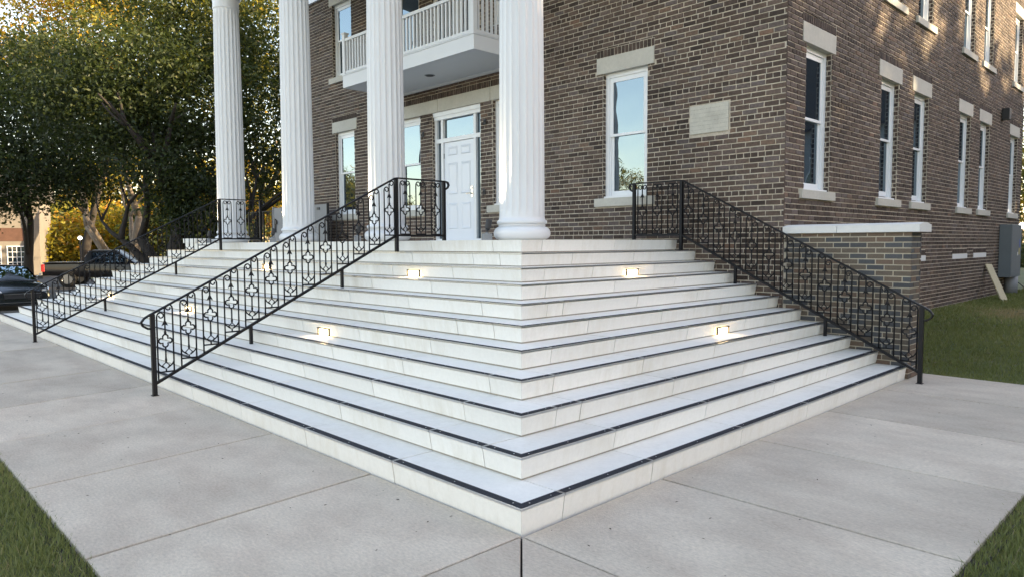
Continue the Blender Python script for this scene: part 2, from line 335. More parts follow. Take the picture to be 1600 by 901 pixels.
# ------------------------------------------------------------------ staircase
def staircase():
    root = empty('stone_staircase', (0, 0, 0)); tag(root, 'broad white stone staircase wrapping the corner of the porch', 'staircase')
    core = MB()
    for k in range(1, NS + 1):
        a = (k - 1) * D + .030
        core.box(XL + (k - 1) * DL + .012, -a, a, YW - .01, (k - 1) * H - .02 if k > 1 else -.1, k * H - .012)
    core.build('grout_core', 'joint_grout', root)
    def J_left(k):   # joints along -X on the front flight
        x0 = -(k - 1) * D; out = []
        if k % 2 == 0: out.append(x0 - .362)
        x = -1.25
        while x > XL + (k - 1) * DL + .2:
            if x < x0 - .25 and all(abs(x - q) > .2 for q in out): out.append(min(x, x0 - .362))
            x -= 1.226
        return out
    def J_right(k):  # joints along +Y on the side flight
        y0 = (k - 1) * D; out = []
        if k % 2 == 1: out.append(y0 + .362)
        y = 1.27
        while y < YW - .15:
            if y > y0 + .25 and all(abs(y - q) > .2 for q in out): out.append(max(y, y0 + .362))
            y += 1.237
        return out
    g = .004; RT = .03; SW = .068
    for k in range(1, NS + 1):
        a = (k - 1) * D; z0 = (k - 1) * H; z1 = k * H; xl = XL + (k - 1) * DL; last = k == NS
        zt = z1 - (.0 if last else .012)
        strip = k <= NS - 1
        xs = [-a] + J_left(k) + [xl]; ys = [a] + J_right(k) + [YW - .004]
        jit = lambda: RNG.uniform(-.0012, .0012)
        # risers lean back a little below each nosing
        def riser(T, u0, u1, mit, za, zb_, j):
            vs = []
            for z, d0 in ((za, .022), (zb_, 0.)):
                for d in (d0 + j, d0 + RT):
                    vs += [T(u0 + (d if mit else 0) + (.0004 if mit else 0), d, z), T(u1, d, z)]
            MB_ = MB(); MB_.poly(vs, [(0, 1, 5, 4), (1, 3, 7, 5), (3, 2, 6, 7), (2, 0, 4, 6), (4, 5, 7, 6), (1, 0, 2, 3)]); MB_.build('riser_slab', 'riser_stone', root, fix=True)
        for i, (p, q) in enumerate(zip(xs, xs[1:])):
            riser(lambda u, d, z: (-u, a + d, z), -p + (0 if i == 0 else g), -q - g, i == 0, z0 + .013 if k > 1 else -.03, zt, jit())
        for i, (p, q) in enumerate(zip(ys, ys[1:])):
            riser(lambda u, d, z: (-a - d, u, z), p + (0 if i == 0 else g), q - g, i == 0, z0 + .013 if k > 1 else -.03, zt, jit())
        if k < NS:
            b = k * D
            # treads: an L at the corner, straight pieces elsewhere
            f0 = a + (SW if strip else 0); e = b + .035
            cx = xs[1] + g; cy = ys[1] - g
            MB().prism_z([(cx, f0), (-f0, f0), (-f0, cy), (-e, cy), (-e, e), (cx, e)], z1 - .03, z1 + jit()).build('tread_slab', 'tread_stone', root)
            for p, q in zip(xs[1:], xs[2:]): MB().box(q + g, p - g, f0, e, z1 - .03, z1 + jit()).build('tread_slab', 'tread_stone', root)
            for p, q in zip(ys[1:], ys[2:]): MB().box(-e, -f0, p + g, q - g, z1 - .03, z1 + jit()).build('tread_slab', 'tread_stone', root)
            # nosings: dark ribbed insert, bright aluminium lip, screws
            def nosing(u0, u1, mit0, front):
                mb = MB(); zt_ = z1 + .002; L = u1 - u0
                def T(u, d, z):   # u along, d inward from the riser face
                    return (-(u), a + d, z) if front else (-a - d, u, z)
                def bx(d0, d1, za, zb, m, u0=u0, u1=u1, mit0=mit0):
                    m0a = d0 if mit0 else 0; m0b = d1 if mit0 else 0
                    vs = [T(u0 + m0a, d0, za), T(u1, d0, za), T(u1, d1, za), T(u0 + m0b, d1, za), T(u0 + m0a, d0, zb), T(u1, d0, zb), T(u1, d1, zb), T(u0 + m0b, d1, zb)]
                    mb.poly(vs, [(3, 2, 1, 0), (4, 5, 6, 7), (0, 1, 5, 4), (1, 2, 6, 5), (2, 3, 7, 6), (3, 0, 4, 7)], m)
                bx(-.006, .004, z1 - .009, zt_, 1); bx(.004, SW, z1 - .012, zt_ - .0015, 0)
                for r_ in range(4): bx(.009 + r_ * .0135, .0165 + r_ * .0135, zt_ - .0016, zt_ + .0006, 0)
                bx(-.0062, SW, z1 - .008, zt_ + .001, 1, u1 - .006, u1, False)
                if not mit0: bx(-.0062, SW, z1 - .008, zt_ + .001, 1, u0, u0 + .006, False)
                n_ = max(2, int(round(L / .36)))
                for i in range(n_):
                    uu = u0 + .08 + (L - .16) * i / (n_ - 1) + (.02 if mit0 and i == 0 else 0)
                    c = [T(uu + .0055 * math.cos(t * math.pi / 3), .034 + .0055 * math.sin(t * math.pi / 3), zt_ + .0016) for t in range(6)]
                    mb.face(c if not front else c[::-1], 1)
                o = mb.build('nosing_strip', ['nosing_dark', 'aluminium'], root, fix=True)
            if strip:
                for i, (p, q) in enumerate(zip(xs, xs[1:])): nosing(-p + (0 if i == 0 else .003), -q - .003, i == 0, True)
                for i, (p, q) in enumerate(zip(ys, ys[1:])): nosing(p + (0 if i == 0 else .003), q - .003, i == 0, False)
        # left flank, seen only from the side
        MB().box(xl, xl + RT, a + RT + .001, YW - .01, z0 + .01, zt).build('riser_slab', 'riser_stone', root)
        if k < NS: MB().box(xl + .002, xl + DL + .02, k * D + .036, YW - .01, z1 - .03, z1 - .0005).build('tread_slab', 'tread_stone', root)
    # porch floor
    a = (NS - 1) * D; x0 = XL + (NS - 1) * DL; nx = 9; xs = [x0 + RT + .001 + (-a - RT - .001 - x0 - RT - .001) * i / nx for i in range(nx + 1)]; ysf = [a + RT + .001, 4.3, 5.4, YW - .012]
    for p, q in zip(xs, xs[1:]):
        for c, d in zip(ysf, ysf[1:]): MB().box(p + g, q - g, c + g, d - g, PZ - .03, PZ + .0005).build('floor_slab', 'tread_stone', root)
    return root
staircase()

# ------------------------------------------------------------------ bricks
def rect_sub(r, o):
    (a0, a1, b0, b1), (c0, c1, d0, d1) = r, o
    if c1 <= a0 or c0 >= a1 or d1 <= b0 or d0 >= b1: return [r]
    out = []
    if c0 > a0: out.append((a0, c0, b0, b1))
    if c1 < a1: out.append((c1, a1, b0, b1))
    m0, m1 = max(a0, c0), min(a1, c1)
    if d0 > b0: out.append((m0, m1, b0, d0))
    if d1 < b1: out.append((m0, m1, d1, b1))
    return out
def brick_cells(u0, u1, z0, z1, ch, pitch, joint, holes, header_every=0, phase=0.):
    cells = []; nrow = int((z1 - z0) / ch + .999)
    for r in range(nrow):
        zb = z0 + r * ch + joint * .5; zt = z0 + (r + 1) * ch - joint * .5
        hd = header_every and r % header_every == 3
        p = pitch * .5 if hd else pitch
        u = u0 - (p * .5 if (r % 2) else 0) - (phase % p)
        while u < u1:
            jw = RNG.uniform(-.12, .12) * p * .12 if header_every else 0
            c = (max(u + joint * .5, u0), min(u + p - joint * .5 + jw, u1), zb, min(zt, z1)); u += p + jw
            if c[1] - c[0] < .03 or c[3] - c[2] < .02: continue
            parts = [c]
            for h in holes:
                if h[0] < c[1] and h[1] > c[0] and h[2] < c[3] and h[3] > c[2]:
                    parts = [q for s in parts for q in rect_sub(s, h)]
            for q in parts:
                if q[1] - q[0] > .025 and q[3] - q[2] > .018: cells.append((*q, hd))
    return cells
def brick_add(mb, c, T, tone, depth=.010, jit=.0042, sl=.0045):
    u0, u1, z0, z1 = c[:4]; d = depth + RNG.uniform(-.002, .002); rj = lambda: RNG.uniform(-jit, jit)
    b = [(u0, z0), (u1, z0), (u1, z1), (u0, z1)]
    fr = [(u0 + sl + rj(), z0 + sl + rj()), (u1 - sl + rj(), z0 + sl + rj()), (u1 - sl + rj(), z1 - sl + rj()), (u0 + sl + rj(), z1 - sl + rj())]
    vs = [T(p[0], -.004, p[1]) for p in b] + [T(p[0], d + rj() * .3, p[1]) for p in fr]
    mb.has_t = True
    mb.poly(vs, [(4, 5, 6, 7), (0, 1, 5, 4), (1, 2, 6, 5), (2, 3, 7, 6), (3, 0, 4, 7)], 0, tone)
def old_tone(hd, u=0, z=0):
    t = RNG.beta(2.0, 2.2) * .95
    if hd: t *= .55
    return float(min(1, max(0, t)))
TF = lambda u, d, z: (u, YW - d, z)          # front wall, facing -Y
TS = lambda u, d, z: (XS + d, u, z)          # side wall, facing +X
def px_size(p, n):
    d = Vector(p) - CP; w = d.dot(cf)
    if w < 1: return 0, 0, 0
    x = d.dot(cr) / w * 1108.8 + 800; y = 450.5 - d.dot(cu) / w * 1108.8
    return x, y, abs(Vector(n).dot(d.normalized())) / w ** 2

# ------------------------------------------------------------------ building
B = empty('brick_building', (XC, YW, 0)); tag(B, 'two storey dark brick building with white columns, balcony and sash windows', 'building')
BO = Vector((XC, YW, 0))
def bpart(mb, name, mats, smooth=False, fix=True, parent=None, off=None):
    o_ = BO if off is None else off
    mb.v = [(p[0] - o_.x, p[1] - o_.y, p[2] - o_.z) for p in mb.v]
    return mb.build(name, mats, parent or B, smooth, fix)

WZ0, WZ1 = 2.36, 4.37; UZ0, UZ1 = 5.70, 7.45; TOP = 9.4; BTOP = 8.1
fw = [(-12.57, WZ0, WZ1, .87), (-9.97, WZ0, WZ1 - .04, .88), (-6.83, WZ0, WZ1 - .04, .88), (-4.185, WZ0, WZ1, .87),
      (-12.62, UZ0, UZ1, .87), (-9.97, UZ0, UZ1, .88), (-6.83, UZ0, UZ1, .88), (-4.185, UZ0, UZ1, .87)]
sw = [(c, WZ0, WZ1, .86) for c in (7.515, 10.415, 12.10, 15.075, 16.74, 19.72)] + [(c, UZ0, UZ1, .86) for c in (7.53, 10.50, 12.18, 15.17, 16.82, 19.83)]
DOOR = (-9.12, -7.62, PZ, 4.335); UDOOR = (-9.12, -7.62, 5.13, 7.3)
front_open = [(c - w / 2, c + w / 2, a, b) for c, a, b, w in fw] + [DOOR, UDOOR]
side_open = [(c - w / 2, c + w / 2, a, b) for c, a, b, w in sw]
# stone trim: (u0,u1,z0,z1)
lint_f = [(-4.185 - .56, -4.185 + .56, 4.365, 4.62), (-12.57 - .56, -12.57 + .56, 4.365, 4.62), (-10.55, -8.93, 4.335, 4.59), (-8.924, -7.33, 4.335, 4.59), (-7.324, -6.22, 4.335, 4.59),
          (-12.62 - .56, -12.62 + .56, 7.445, 7.70), (-4.185 - .56, -4.185 + .56, 7.445, 7.70)]
sill_f = [(c - .58, c + .58, WZ0 - .135, WZ0 - .004) for c in (-12.57, -9.97, -6.83, -4.185)] + [(c - .58, c + .58, UZ0 - .135, UZ0 - .004) for c in (-12.62, -4.185)]
lint_s = [(c - .555, c + .555, 4.365, 4.63) for c in (7.515, 10.415, 12.10, 15.075, 16.74, 19.72)] + [(c - .555, c + .555, 7.445, 7.70) for c in (7.53, 10.50, 12.18, 15.17, 16.82, 19.83)]
sill_s = [(c - .57, c + .57, WZ0 - .125, WZ0 - .004) for c in (7.515, 10.415, 12.10, 15.075, 16.74, 19.72)] + [(c - .57, c + .57, UZ0 - .125, UZ0 - .004) for c in (7.53, 10.50, 12.18, 15.17, 16.82, 19.83)]
base_s = [(c - .57, c + .57, 1.262, 1.365) for c in (12.02, 14.985, 16.645)]
plaq = (-2.985, -2.372, 3.205, 3.607)

def wall_core():
    mb = MB()
    # front and side mortar planes built as grids that leave the openings free
    def plane(T, u0, u1, z0, z1, holes, depth=.17):
        us = sorted({u0, u1, *[h[0] for h in holes], *[h[1] for h in holes]}); zs = sorted({z0, z1, *[h[2] for h in holes], *[h[3] for h in holes]})
        for a, b in zip(us, us[1:]):
            for c, d in zip(zs, zs[1:]):
                m = ((a + b) / 2, (c + d) / 2)
                if any(h[0] < m[0] < h[1] and h[2] < m[1] < h[3] for h in holes): continue
                mb.face([T(a, 0, c), T(b, 0, c), T(b, 0, d), T(a, 0, d)])
        for h in holes:
            a, b, c, d = h
            for p, q in (((a, c), (a, d)), ((a, d), (b, d)), ((b, d), (b, c)), ((b, c), (a, c))):
                mb.face([T(p[0], 0, p[1]), T(q[0], 0, q[1]), T(q[0], -depth, q[1]), T(p[0], -depth, p[1])])
    plane(TF, XWL, XS, -.3, TOP, front_open); plane(TS, YW, YB, -.3, TOP, side_open)
    mb.face([(XWL, YW, -.3), (XWL, YB, -.3), (XWL, YB, TOP), (XWL, YW, TOP)]); mb.face([(XWL, YB, -.3), (XS, YB, -.3), (XS, YB, TOP), (XWL, YB, TOP)])
    mb.face([(XWL, YW, TOP), (XS, YW, TOP), (XS, YB, TOP), (XWL, YB, TOP)])
    bpart(mb, 'wall', 'mortar', fix=False)
    mb = MB()                                              # black sheets standing in for unlit rooms behind the openings
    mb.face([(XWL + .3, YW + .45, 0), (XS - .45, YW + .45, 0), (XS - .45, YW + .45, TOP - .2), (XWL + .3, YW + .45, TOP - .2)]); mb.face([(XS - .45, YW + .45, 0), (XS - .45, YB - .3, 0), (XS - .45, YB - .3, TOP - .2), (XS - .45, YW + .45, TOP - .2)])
    bpart(mb, 'dark_room_sheet', 'fixture_black', fix=False)
wall_core()

def building_bricks():
    CH, PI_, JT = .0735, .214, .0115
    sold = []
    def soldier(l, zh=.125): return (l[0] + .0, l[1] - .0, l[3] + .004, l[3] + zh)
    sf = [soldier(l) for l in lint_f if l[3] < 8]; ssd = [soldier(l) for l in lint_s] + [(b[0] + .0, b[1], b[3] + .003, b[3] + .11) for b in base_s]
    pm = .022
    hf = [(h[0] - .004, h[1] + .004, h[2] - .004, h[3] + .004) for h in front_open + lint_f + sill_f + sf] + [(plaq[0] - pm, plaq[1] + pm, plaq[2] - pm, plaq[3] + pm)]
    hs = [(h[0] - .004, h[1] + .004, h[2] - .004, h[3] + .004) for h in side_open + lint_s + sill_s + ssd + base_s]
    items = []
    for T, n, u0, u1, holes, so in ((TF, (0, -1, 0), XWL, XS + .009, hf, sf), (TS, (1, 0, 0), YW - .009, YB, hs, ssd)):
        for c in brick_cells(u0, u1, -.2 if T is TS else 0., BTOP, CH, PI_, JT, holes, 7, .0): items.append((T, n, c, False))
        for s in so:
            u = s[0]
            while u < s[1] - .03: items.append((T, n, (u + .005, min(u + .0705, s[1]) - .005, s[2] + .004, s[3] - .004, True), True)); u += .0705
    # reveals of the openings: brick edges returning into the wall
    def TR(T, uu, sgn): return lambda u, d, z: T(uu + sgn * d, -u, z)
    rank = []
    for it in items:
        T, n, c, _ = it; p = T((c[0] + c[1]) / 2, 0, (c[2] + c[3]) / 2); x, y, s = px_size(p, n)
        vis = 0 < x < 1600 and 0 < y < 901
        hid = (T is TF and (770 < x < 862 and p[2] < 9) or (p[2] < PZ) or (T is TF and abs(x - 605) < 28)) or (T is TS and p[2] < 1.85 and p[1] < 12.4)
        rank.append(s * (c[1] - c[0]) * (c[3] - c[2]) if vis and not hid else 0)
    order = np.argsort(-np.array(rank)); single = set(order[:298].tolist())
    rest = MB(); rest.has_t = True
    for i, (T, n, c, so) in enumerate(items):
        tone = old_tone(c[4]) * (.8 if so else 1)
        if i in single:
            mb = MB(); brick_add(mb, c, T, tone); bpart(mb, 'brick', 'old_brick')
        else: brick_add(rest, c, T, tone)
    for T, opens in ((TF, front_open), (TS, side_open)):
        for h in opens:
            if h[3] > 8.5: continue
            for uu, sgn in ((h[0], 1), (h[1], -1)):
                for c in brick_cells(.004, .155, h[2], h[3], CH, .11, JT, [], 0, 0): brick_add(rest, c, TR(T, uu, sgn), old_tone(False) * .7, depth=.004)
    o = bpart(rest, 'brick', 'old_brick'); o['kind'] = 'stuff'
building_bricks()

def trim():
    for T, ls, ss_ in ((TF, lint_f, sill_f), (TS, lint_s, sill_s)):
        for nm, arr, pr in (('lintel', ls, .016), ('sill', ss_, .05)):
            for (a, b, c, d) in arr:
                mb = MB(); mb.box(a + .003, b - .003, -.15, pr, c, d, ch=.004)
                mb.map(lambda p: Vector(T(p.x, p.y, p.z)))
                if nm == 'sill': mb.v = [(x, y, z + 0) for x, y, z in mb.v]
                bpart(mb, nm, 'limestone')
    for (a, b, c, d) in base_s:
        mb = MB(); mb.box(a, b, -.1, .014, c, d); mb.map(lambda p: Vector(TS(p.x, p.y, p.z))); bpart(mb, 'basement_lintel', 'white_paint')
trim()

# sash windows (local: x along the wall, -y outwards, z up, origin at bottom centre of the opening)
def make_window(w, h, glass='glass', open_gap=0., name='window'):
    hw = w / 2; mb = MB(); y0, y1 = .075, .15
    c = .075
    mb.box(-hw, -hw + c, y0, y1, 0.03, h); mb.box(hw - c, hw, y0, y1, 0.03, h); mb.box(-hw + c, hw - c, y0, y1, h - c, h)
    mb.box(-hw + c, -hw + c + .018, y0 + .02, y1, .03, h - c); mb.box(hw - c - .018, hw - c, y0 + .02, y1, .03, h - c); mb.box(-hw + c + .018, hw - c - .018, y0 + .02, y1, h - c - .03, h - c)
    mb.box(-hw - .0, hw + .0, y0 - .05, y1, 0., .03)
    f = link(name, mb.mesh(name, 'window_paint'), B)
    gx = hw - c - .018; zm = h * .505
    def sash(z0, z1, ya, yb, bot, top):
        s = MB(); st = .045
        s.box(-gx, -gx + st, ya, yb, z0, z1); s.box(gx - st, gx, ya, yb, z0, z1); s.box(-gx + st, gx - st, ya, yb, z0, z0 + bot); s.box(-gx + st, gx - st, ya, yb, z1 - top, z1)
        link('sash', s.mesh('sash', 'window_paint'), f)
        p = MB(); p.face([(-gx + st, (ya + yb) / 2, z0 + bot), (gx - st, (ya + yb) / 2, z0 + bot), (gx - st, (ya + yb) / 2, z1 - top), (-gx + st, (ya + yb) / 2, z1 - top)]); link('pane', p.mesh('pane', glass), f)
    sash(zm - .02, h - c - .03, .095, .118, .04, .045); sash(.03 + open_gap, zm + .02 + open_gap, .122, .147, .085, .04)
    return f
protos = {}
def put_window(key, face, c, z, w, h, glass, gap=0., label=None):
    if key not in protos: o = protos[key] = make_window(w, h, glass, gap)
    else: o = copy_tree(protos[key], B)
    p = Vector(TF(c, 0, z)) if face == 'f' else Vector(TS(c, 0, z))
    o.location = p - BO; o.rotation_euler = (0, 0, 0 if face == 'f' else R(90))
for i, (c, a, b, w) in enumerate(fw): put_window(('f', round(b - a, 2), w), 'f', c, a, w, b - a, 'glass')
for i, (c, a, b, w) in enumerate(sw): put_window(('s', round(b - a, 2), i in (1, 2)), 's', c, a, w, b - a, 'glass_dark', .03 if i in (1, 2) else 0)

def door_assembly():
    y0, y1 = YW + .06, YW + .15; a, b, z0, z1 = DOOR; dl, dr = -8.84, -7.90; dz = 3.70; fr = MB()
    for x0, x1 in ((a, a + .07), (b - .07, b), (dl - .075, dl - .008), (dr + .008, dr + .075)): fr.box(x0, x1, y0, y1, z0, z1 - .16)
    fr.box(a, b, y0 - .02, y1, z1 - .16, z1 - .085); fr.box(a - .0, b + .0, y0 - .045, y1, z1 - .085, z1)
    fr.box(dl - .008, dr + .008, y0, y1, dz + .008, dz + .09)
    fr.box(a + .07, dl - .075, y0, y1, dz + .008, dz + .09); fr.box(dr + .075, b - .07, y0, y1, dz + .008, dz + .09)
    fr.box(a + .07, dl - .075, y0, y1, z0, z0 + .06); fr.box(dr + .075, b - .07, y0, y1, z0, z0 + .06)
    fr.box(a - .02, b + .02, YW - .09, y1, z0 + .001, z0 + .028)
    f = bpart(fr, 'door_frame', 'window_paint')
    def pane(x0, x1, c, d, g):
        mb = MB(); mb.face([(x0, YW + .115, c), (x1, YW + .115, c), (x1, YW + .115, d), (x0, YW + .115, d)]); bpart(mb, 'pane', g, fix=False, parent=f)
    pane(dl, dr, dz + .09, z1 - .16, 'glass')
    for x0, x1 in ((a + .07, dl - .075), (dr + .075, b - .07)): pane(x0, x1, dz + .09, z1 - .16, 'glass'); pane(x0, x1, z0 + .06, dz + .008, 'glass')
    d = MB(); d.box(dl, dr, YW + .09, YW + .135, z0 + .03, dz); do = bpart(d, 'door', 'door_paint'); do['label'] = 'white six panel front door with silver lever handle'
    w = dr - dl
    for px0, px1 in ((.13, .44), (.56, .87)):
        for za, zb in ((.115, .38), (.47, .79), (.865, .955)):
            x0, x1 = dl + px0 * w, dl + px1 * w; A, Z = z0 + .03 + za * (dz - z0 - .03), z0 + .03 + zb * (dz - z0 - .03)
            mb = MB(); yf = YW + .09; c = .02
            mb.poly([(x0, yf - .0015, A), (x1, yf - .0015, A), (x1, yf - .0015, Z), (x0, yf - .0015, Z), (x0 + c, yf - .016, A + c), (x1 - c, yf - .016, A + c), (x1 - c, yf - .016, Z - c), (x0 + c, yf - .016, Z - c),
                     (x0 + .055, yf - .006, A + .055), (x1 - .055, yf - .006, A + .055), (x1 - .055, yf - .006, Z - .055), (x0 + .055, yf - .006, Z - .055)],
                    [(0, 1, 5, 4), (1, 2, 6, 5), (2, 3, 7, 6), (3, 0, 4, 7), (4, 5, 9, 8), (5, 6, 10, 9), (6, 7, 11, 10), (7, 4, 8, 11), (8, 9, 10, 11)])
            bpart(mb, 'door_panel', 'door_paint', parent=do, fix=False)
    hx = dr - .075; hz = z0 + .98; yf = YW + .09
    mb = MB(); mb.box(hx - .032, hx + .032, yf - .012, yf - .0005, hz - .10, hz + .13, ch=.008); mb.tube([(hx, yf - .01, hz - .02), (hx, yf - .06, hz - .02), (hx - .115, yf - .06, hz - .025)], .012, 8); mb.tube([(hx, yf - .01, hz + .085), (hx, yf - .035, hz + .085)], .02, 10)
    bpart(mb, 'handle', 'steel', parent=do)
    for q in (.12, .5, .88):
        mb = MB(); mb.tube([(dl - .004, yf - .006, z0 + q * 2.0 - .05), (dl - .004, yf - .006, z0 + q * 2.0 + .05)], .009, 8); bpart(mb, 'hinge', 'fixture_grey', parent=do)
    # balcony door above
    a, b, z0, z1 = UDOOR; mb = MB(); mb.box(a, a + .09, YW + .06, YW + .15, z0, z1); mb.box(b - .09, b, YW + .06, YW + .15, z0, z1); mb.box(a + .09, b - .09, YW + .06, YW + .15, z1 - .1, z1); mb.box((a + b) / 2 - .05, (a + b) / 2 + .05, YW + .07, YW + .14, z0, z1 - .1)
    f2 = bpart(mb, 'balcony_door_frame', 'window_paint')
    for x0, x1 in ((a + .09, (a + b) / 2 - .05), ((a + b) / 2 + .05, b - .09)):
        mb = MB(); mb.face([(x0, YW + .11, z0), (x1, YW + .11, z0), (x1, YW + .11, z1 - .1), (x0, YW + .11, z1 - .1)]); bpart(mb, 'pane', 'glass_dark', fix=False, parent=f2)
door_assembly()

def balcony():
    x0, x1, y0, y1 = -10.50, -6.35, 5.235, YW - .012
    mb = MB(); mb.box(x0, x1, y0, y1, 4.88, 5.125); mb.box(x0 - .012, x1 + .012, y0 - .012, y1, 5.127, 5.145); mb.box(x0 + .06, x1 - .06, YW - .055, YW - .014, 4.83, 4.879)
    bal = bpart(mb, 'balcony', 'white_paint')
    mb = MB(); mb.face([(x0 + .02, y0 + .02, 4.877), (x0 + .02, y1, 4.877), (x1 - .02, y1, 4.877), (x1 - .02, y0 + .02, 4.877)]); bpart(mb, 'soffit', 'soffit_paint', parent=bal, fix=False)
    ry = y0 + .04; L, Rr = x0 + .045, x1 - .045
    posts = [(L, ry), (Rr, ry), (XC - .0, ry)]
    for (px, py) in posts[:2]:
        mb = MB(); mb.box(px - .045, px + .045, py - .045, py + .045, 5.146, 5.97); mb.box(px - .06, px + .06, py - .06, py + .06, 5.97, 6.0); bpart(mb, 'newel_post', 'white_paint', parent=bal)
    def rail(za, zb, hw):
        mb = MB(); mb.box(L + .045, Rr - .045, ry - hw, ry + hw, za, zb); mb.box(L - hw, L + hw, ry + .046, y1, za, zb); mb.box(Rr - hw, Rr + hw, ry + .046, y1, za, zb); bpart(mb, 'balcony_rail', 'white_paint', parent=bal)
    rail(5.16, 5.215, .03); rail(5.82, 5.875, .038)
    def bar(px, py):
        mb = MB(); mb.box(px - .018, px + .018, py - .018, py + .018, 5.215, 5.82); return bpart(mb, 'baluster', 'white_paint', parent=bal)
    n = 38
    for i in range(n): bar(L + .045 + (Rr - L - .09) * (i + .5) / n, ry)
    for px in (L, Rr):
        for i in range(11): bar(px, ry + .1 + (y1 - ry - .15) * i / 10.5)
    mb = MB(); mb.lathe([(.09, 4.868), (.105, 4.876)], 20, -8.35, 5.85); mb.lathe([(.075, 4.862), (.078, 4.868)], 20, -8.35, 5.85, 1); bpart(mb, 'ceiling_light', ['fixture_grey', 'fixture_black'], parent=bal)
balcony()

# fluted columns
CY = 3.83; CXS = [-3.82, -6.89, -9.85, -12.93]
def make_column():
    n = 20 * 8; rb, rt = .295, .262; hb, ht = .30, 5.03
    mb = MB(); zs = [hb + (ht - hb) * i / 8 for i in range(9)]; vs = []; fs = []
    prof = []
    FL = (0, 0, .62, .89, 1, 1, .89, .62)
    def rad(q, amp): return -amp * FL[q % 8]
    rings = [(hb - .02, 0)] + [(hb + .03, 0), (hb + .10, .022)] + [(z, .022) for z in zs[1:-1]] + [(ht - .10, .022), (ht - .03, 0), (ht + .02, 0)]
    for z, amp in rings:
        t = (z - hb) / (ht - hb); rr = rb + (rt - rb) * max(0, t) ** 1.6
        for q in range(n): a_ = 2 * math.pi * q / n; r_ = rr + rad(q, amp); vs.append((r_ * math.cos(a_), r_ * math.sin(a_), z))
    for i in range(len(rings) - 1):
        for q in range(n): w = (q + 1) % n; fs.append((i * n + q, i * n + w, (i + 1) * n + w, (i + 1) * n + q))
    mb.poly(vs, fs); col = link('column', mb.mesh('column', 'white_paint'), B); smooth_by_angle(col, 50)
    arc = lambda cx, cz, r, a0, a1, k=8: [(cx + r * math.cos(R(a0 + (a1 - a0) * i / k)), cz + r * math.sin(R(a0 + (a1 - a0) * i / k))) for i in range(k + 1)]
    base = [(.31, 0.002)] + [(.285 + .085 * math.cos(R(t)), .09 + .085 * math.sin(R(t))) for t in range(-80, 81, 16)] + [(.31, .185), (.302, .195), (.302, .205)] + [(.298 + .03 * math.cos(R(t)), .232 + .03 * math.sin(R(t))) for t in range(-70, 71, 20)] + [(.300, .268), (.297, .30)]
    mb = MB(); mb.lathe(base, 48); o = link('column_base', mb.mesh('column_base', 'white_paint'), col); smooth_by_angle(o, 60)
    cap = [(.268, ht + .01), (.275, ht + .02), (.275, ht + .045), (.268, ht + .05), (.268, ht + .20), (.285, ht + .22), (.33, ht + .30), (.345, ht + .34)]
    mb = MB(); mb.lathe(cap, 48); mb.box(-.37, .37, -.37, .37, ht + .34, ht + .43); o = link('column_capital', mb.mesh('column_capital', 'white_paint'), col); smooth_by_angle(o, 40)
    return col
c0 = make_column()
for i, cx in enumerate(CXS):
    o = c0 if i == 0 else copy_tree(c0, B)
    o.location = Vector((cx, CY, PZ)) - BO
def entablature():
    z0 = PZ + 5.03 + .431; x0, x1 = CXS[3] - .30, CXS[0] + .30
    mb = MB(); mb.box(x0, x1, CY - .3, CY + .3, z0, z0 + .85)
    mb.box(x0 - .25, x1 + .25, CY - .55, YW - .012, z0 + .851, z0 + 1.1)
    bpart(mb, 'entablature', 'white_paint')
    mb = MB(); mb.box(XWL - .06, XS + .05, YW - .07, YW - .013, 7.71, 7.89); bpart(mb, 'frieze_board', 'white_paint')
    mb = MB(); mb.box(XWL - .5, XS + .5, YW - .5, YB + .5, TOP + .001, TOP + .3); bpart(mb, 'roof', 'roof_shingle')
entablature()

# stone plaque
def plaque():
    a, b, c, d = plaq; root = MB(); root.box(a, b, YW - .016, YW + .05, c, d, ch=0)
    o = root.build('stone_plaque', 'plaque_stone', None, fix=True); tag(o, 'weathered cream stone plaque set in the front brick wall near the corner', 'plaque')
plaque()
def anchors():
    for x, z in ((-7.47, 3.955), (-9.42, 3.93), (-7.50, 2.62)):
        mb = MB(); mb.box(x - .035, x + .035, YW - .03, YW - .012, z - .05, z + .05); mb.tube([(x, YW - .03, z + .02), (x + .01, YW - .06, z - .01), (x, YW - .05, z - .06)], .009, 6); bpart(mb, 'cable_stub', 'fixture_black')
anchors()

